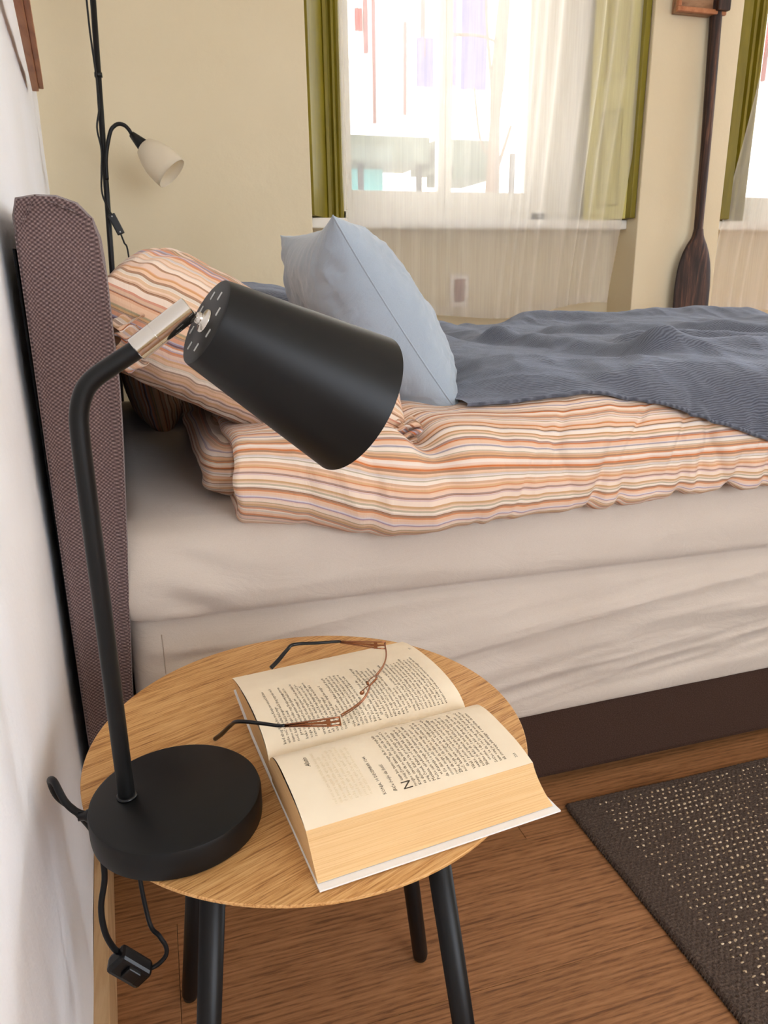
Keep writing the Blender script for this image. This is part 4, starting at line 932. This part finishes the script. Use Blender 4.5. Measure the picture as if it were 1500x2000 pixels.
gs = MB().lathe([(0.018, 0.044), (0.030, 0.050), (0.043, 0.075), (0.0515, 0.105), (0.0535, 0.135), (0.0525, 0.158), (0.0505, 0.158), (0.0515, 0.135), (0.0495, 0.105), (0.041, 0.077), (0.028, 0.053)], s0_, ax, 48).build('glass_shade', M['frost'], fp); gs['label'] = 'frosted white glass shade'
fc = MB().tube([(pole_x(2.0)-0.004, 2.585, 2.0), (pole_x(1.8)-0.016, 2.585, 1.8), (pole_x(1.62)-0.013, 2.585, 1.66), (pole_x(1.53)-0.006, 2.585, 1.535), (pole_x(1.48)-0.004, 2.585, 1.45), (pole_x(1.40)-0.014, 2.585, 1.39), (pole_x(1.34)-0.006, 2.585, 1.33), (pole_x(1.27)-0.010, 2.585, 1.27), (pole_x(1.2)-0.012, 2.585, 1.21), (pole_x(1.15)+0.004, 2.58, 1.165), (-0.078, 2.58, 1.148)], 0.0028, 8, smoothpts=6)
fc.tube([(-0.060, 2.58, 1.098), (-0.052, 2.58, 1.07), (-0.043, 2.58, 1.03), (-0.045, 2.58, 0.8), (-0.055, 2.60, 0.3), (-0.08, 2.6, 0.02)], 0.0026, 8, smoothpts=6)
fc.build('power_cord', M['cord'], fp)
d = Vector((0.0236, 0, -0.056)).normalized(); Ms = Matrix((d, Vector((0, 1, 0)), d.cross(Vector((0, 1, 0))))).transposed()
sfo = MB().obox((-0.0690, 2.578, 1.1225), (0.031, 0.009, 0.0115), Ms, 0.003).build('inline_switch', M['plastic'], fp)
for k in (-0.024, 0.024):
    MB().obox(Vector((-0.0690, 2.568, 1.1225))+d*k, (0.0018, 0.001, 0.0018), Ms, 0.0004).build('screw', M['slot'], sfo)
MB().lathe([(0.0085, -0.006), (0.0115, -0.006), (0.0115, 0.006), (0.0085, 0.006)], (pole_x(1.532), 2.60, 1.532), n=20).build('cord_clip', M['plastic'], fp)

# ================================================================ OAR
oa = empty('oar', (2.235, 2.80, 0.30)); tag(oa, 'old dark wooden oar with broad blade leaning on the wall between the windows', 'oar')
zz = np.array([0.30, 0.34, 0.45, 0.60, 0.76, 0.90, 0.96, 1.00, 1.04, 1.075, 1.10, 1.13])
xl_ = np.array([2.200, 2.170, 2.150, 2.143, 2.141, 2.139, 2.144, 2.152, 2.166, 2.186, 2.206, 2.212])
xr_ = np.array([2.270, 2.300, 2.315, 2.322, 2.322, 2.320, 2.314, 2.306, 2.292, 2.274, 2.256, 2.248])
za = np.linspace(0.30, 1.13, 70); XLf = np.interp(za, zz, xl_); XRf = np.interp(za, zz, xr_)
G = np.zeros((70, 24, 3))
for i, z in enumerate(za):
    th_ = 0.009 + 0.009*float(sstep(0.95, 1.12, z))
    for k in range(24):
        a = 2*math.pi*k/24; c = math.cos(a); s_ = math.sin(a)
        G[i, k] = ((XLf[i]+XRf[i])/2 + (XRf[i]-XLf[i])/2*math.copysign(abs(c)**0.75, c), 2.805+ th_*math.copysign(abs(s_)**0.8, s_), z)
bl = MB().grid(G, cv=True); bl.add([tuple(p) for p in G[0]], [tuple(range(24))]); bl.build('blade', M['oar_wood'], oa)
MB().tube([(2.2300, 2.805, 1.10), (2.2300, 2.808, 1.20), (2.2280, 2.812, 1.45), (2.2225, 2.818, 1.75), (2.2180, 2.822, 1.95), (2.215, 2.826, 2.25)], [0.018, 0.0185, 0.020, 0.0225, 0.0235, 0.023], 16, smoothpts=6).build('shaft', M['oar_wood'], oa)
br = empty('wall_bracket', (2.13, 2.84, 1.93)); tag(br, 'worn brown wooden bracket holding the oar against the wall', 'bracket')
MB().box(2.036, 2.205, 2.815, 2.849, 1.905, 2.10, 0.004).build('backboard', M['bracket_wood'], br)
MB().box(2.030, 2.250, 2.800, 2.816, 1.905, 1.922, 0.003).box(2.030, 2.045, 2.800, 2.816, 1.922, 2.10, 0.003).build('edge_strip', M['rail_wood'], br)
MB().box(2.195, 2.252, 2.780, 2.800, 1.915, 1.975, 0.006).build('strap', M['oar_wood'], br)

# wooden rail on the left wall
rl = empty('wall_rail', (-0.2, 2.0, 1.46)); tag(rl, 'reddish wooden rail fixed on the left wall, at the top left corner', 'rail')
E0 = Vector((-0.2285, 2.31, 1.442)); E1 = Vector((-0.1800, 1.70, 1.470))
d = (E1-E0).normalized(); nn = Vector((1, 0, 0)); nn = (nn-d*nn.dot(d)).normalized(); bb2 = d.cross(nn)
Mr = Matrix((nn, d, bb2)).transposed(); Lr = (E1-E0).length
MB().obox((E0+E1)/2+Vector((0.008, 0, 0)), (0.008, Lr/2, 0.020), Mr, 0.002).build('rail_board', M['rail_wood'], rl)
MB().obox((E0+E1)/2+Vector((0.022, 0, 0.002)), (0.006, Lr/2, 0.016), Mr, 0.002).build('rail_lip', M['rail_wood'], rl)

# ================================================================ RUG
rg = empty('woven_rug', (1.6, 0.2, 0)); tag(rg, 'dark brown flat-woven rug flecked with cream, on the floor beside the bed', 'rug')
RX0, RX1, RY0, RY1 = 0.658, 2.3, -0.9, 1.030
def rug_base():
    mb = MB()
    nx, ny = 330, 330
    xs = np.concatenate([np.linspace(RX0, 1.6, 300), np.linspace(1.62, RX1, 30)]); ys = np.concatenate([np.linspace(RY0, 0.40, 40), np.linspace(0.403, RY1, 290)])
    X, Y = np.meshgrid(xs, ys, indexing='ij')
    edge = np.minimum(np.minimum(X-RX0, RX1-X), np.minimum(Y-RY0, RY1-Y)); rr = np.sqrt(np.clip(1-(1-np.clip(edge/0.006, 0, 1))**2, 0, 1))
    row = np.floor(Y/0.0058); 
    Z = 0.002+0.007*rr + 0.0030*np.abs(np.sin(Y/0.0058*np.pi))*np.abs(np.sin((X/0.0105+0.5*(row % 2))*np.pi)) + 0.0012*fbm(X*8, Y*8, 3)
    X = X + 0.0035*noise(Y*9, X*2, 5)*sstep(0.1, 0, X-RX0); Y = Y + 0.003*noise(X*8, Y*2, 8)*sstep(0.1, 0, RY1-Y)
    mb.grid(np.stack([X, Y, Z], -1)); Q = np.stack([X, Y, Z*0+0.0006], -1)[::29, ::29]
    mb.grid(Q, flip=True); return mb.build('woven_ground', M['rug'], rg, fix=False)
rug_base()
def yarn_dots():
    rs = random.Random(12); mb_v = []; mb_f = []
    base = []; 
    for i in range(3):
        ph = math.pi/2*(i/2.0)
        if i == 2: base.append((0, 0, 1)); break
        for k in range(6):
            a = 2*math.pi*k/6; base.append((math.cos(a)*math.cos(ph), math.sin(a)*math.cos(ph), math.sin(ph)))
    F = [(k, (k+1) % 6, 6+(k+1) % 6, 6+k) for k in range(6)]+[(6+k, 6+(k+1) % 6, 12) for k in range(6)]
    y = RY1-0.022; r = 0
    while y > 0.28:
        x = RX0+0.060+(0.0062 if r % 2 else 0)
        while x < 1.55:
            if rs.random() < 0.90 and not (y < 0.5 and x > 1.2):
                sx_, sy_, sz_ = 0.0034*rs.uniform(.7, 1.25), 0.0024*rs.uniform(.7, 1.3), 0.0030
                cx, cy_ = x+rs.uniform(-.0012, .0012), y+rs.uniform(-.0008, .0008); b = len(mb_v)
                mb_v += [(cx+p[0]*sx_, cy_+p[1]*sy_, 0.0088+p[2]*sz_) for p in base]; mb_f += [tuple(i+b for i in f) for f in F]
            x += 0.0125
        y -= 0.0116 if r % 2 else 0.0116; r += 1
    me = bpy.data.meshes.new('yarn_flecks'); me.from_pydata(mb_v, [], mb_f); me.polygons.foreach_set('use_smooth', [True]*len(mb_f))
    o = link('yarn_flecks', me, M['yarn'], rg); o['kind'] = 'stuff'
yarn_dots()
# whipped binding along the left edge
bd = []
mbb = MB(); y = RY0+1.2
while y < RY1-0.01:
    mbb.tube([(RX0-0.001+0.0035*float(noise(y*9, RX0*2, 5)), y, 0.002), (RX0+0.002+0.0035*float(noise(y*9, RX0*2, 5)), y+0.0012, 0.0085), (RX0+0.012, y+0.002, 0.0088)], 0.0011, 5, caps=False); y += 0.0052
ob = mbb.build('edge_binding', M['rug'], rg, fix=False); ob['kind'] = 'stuff'
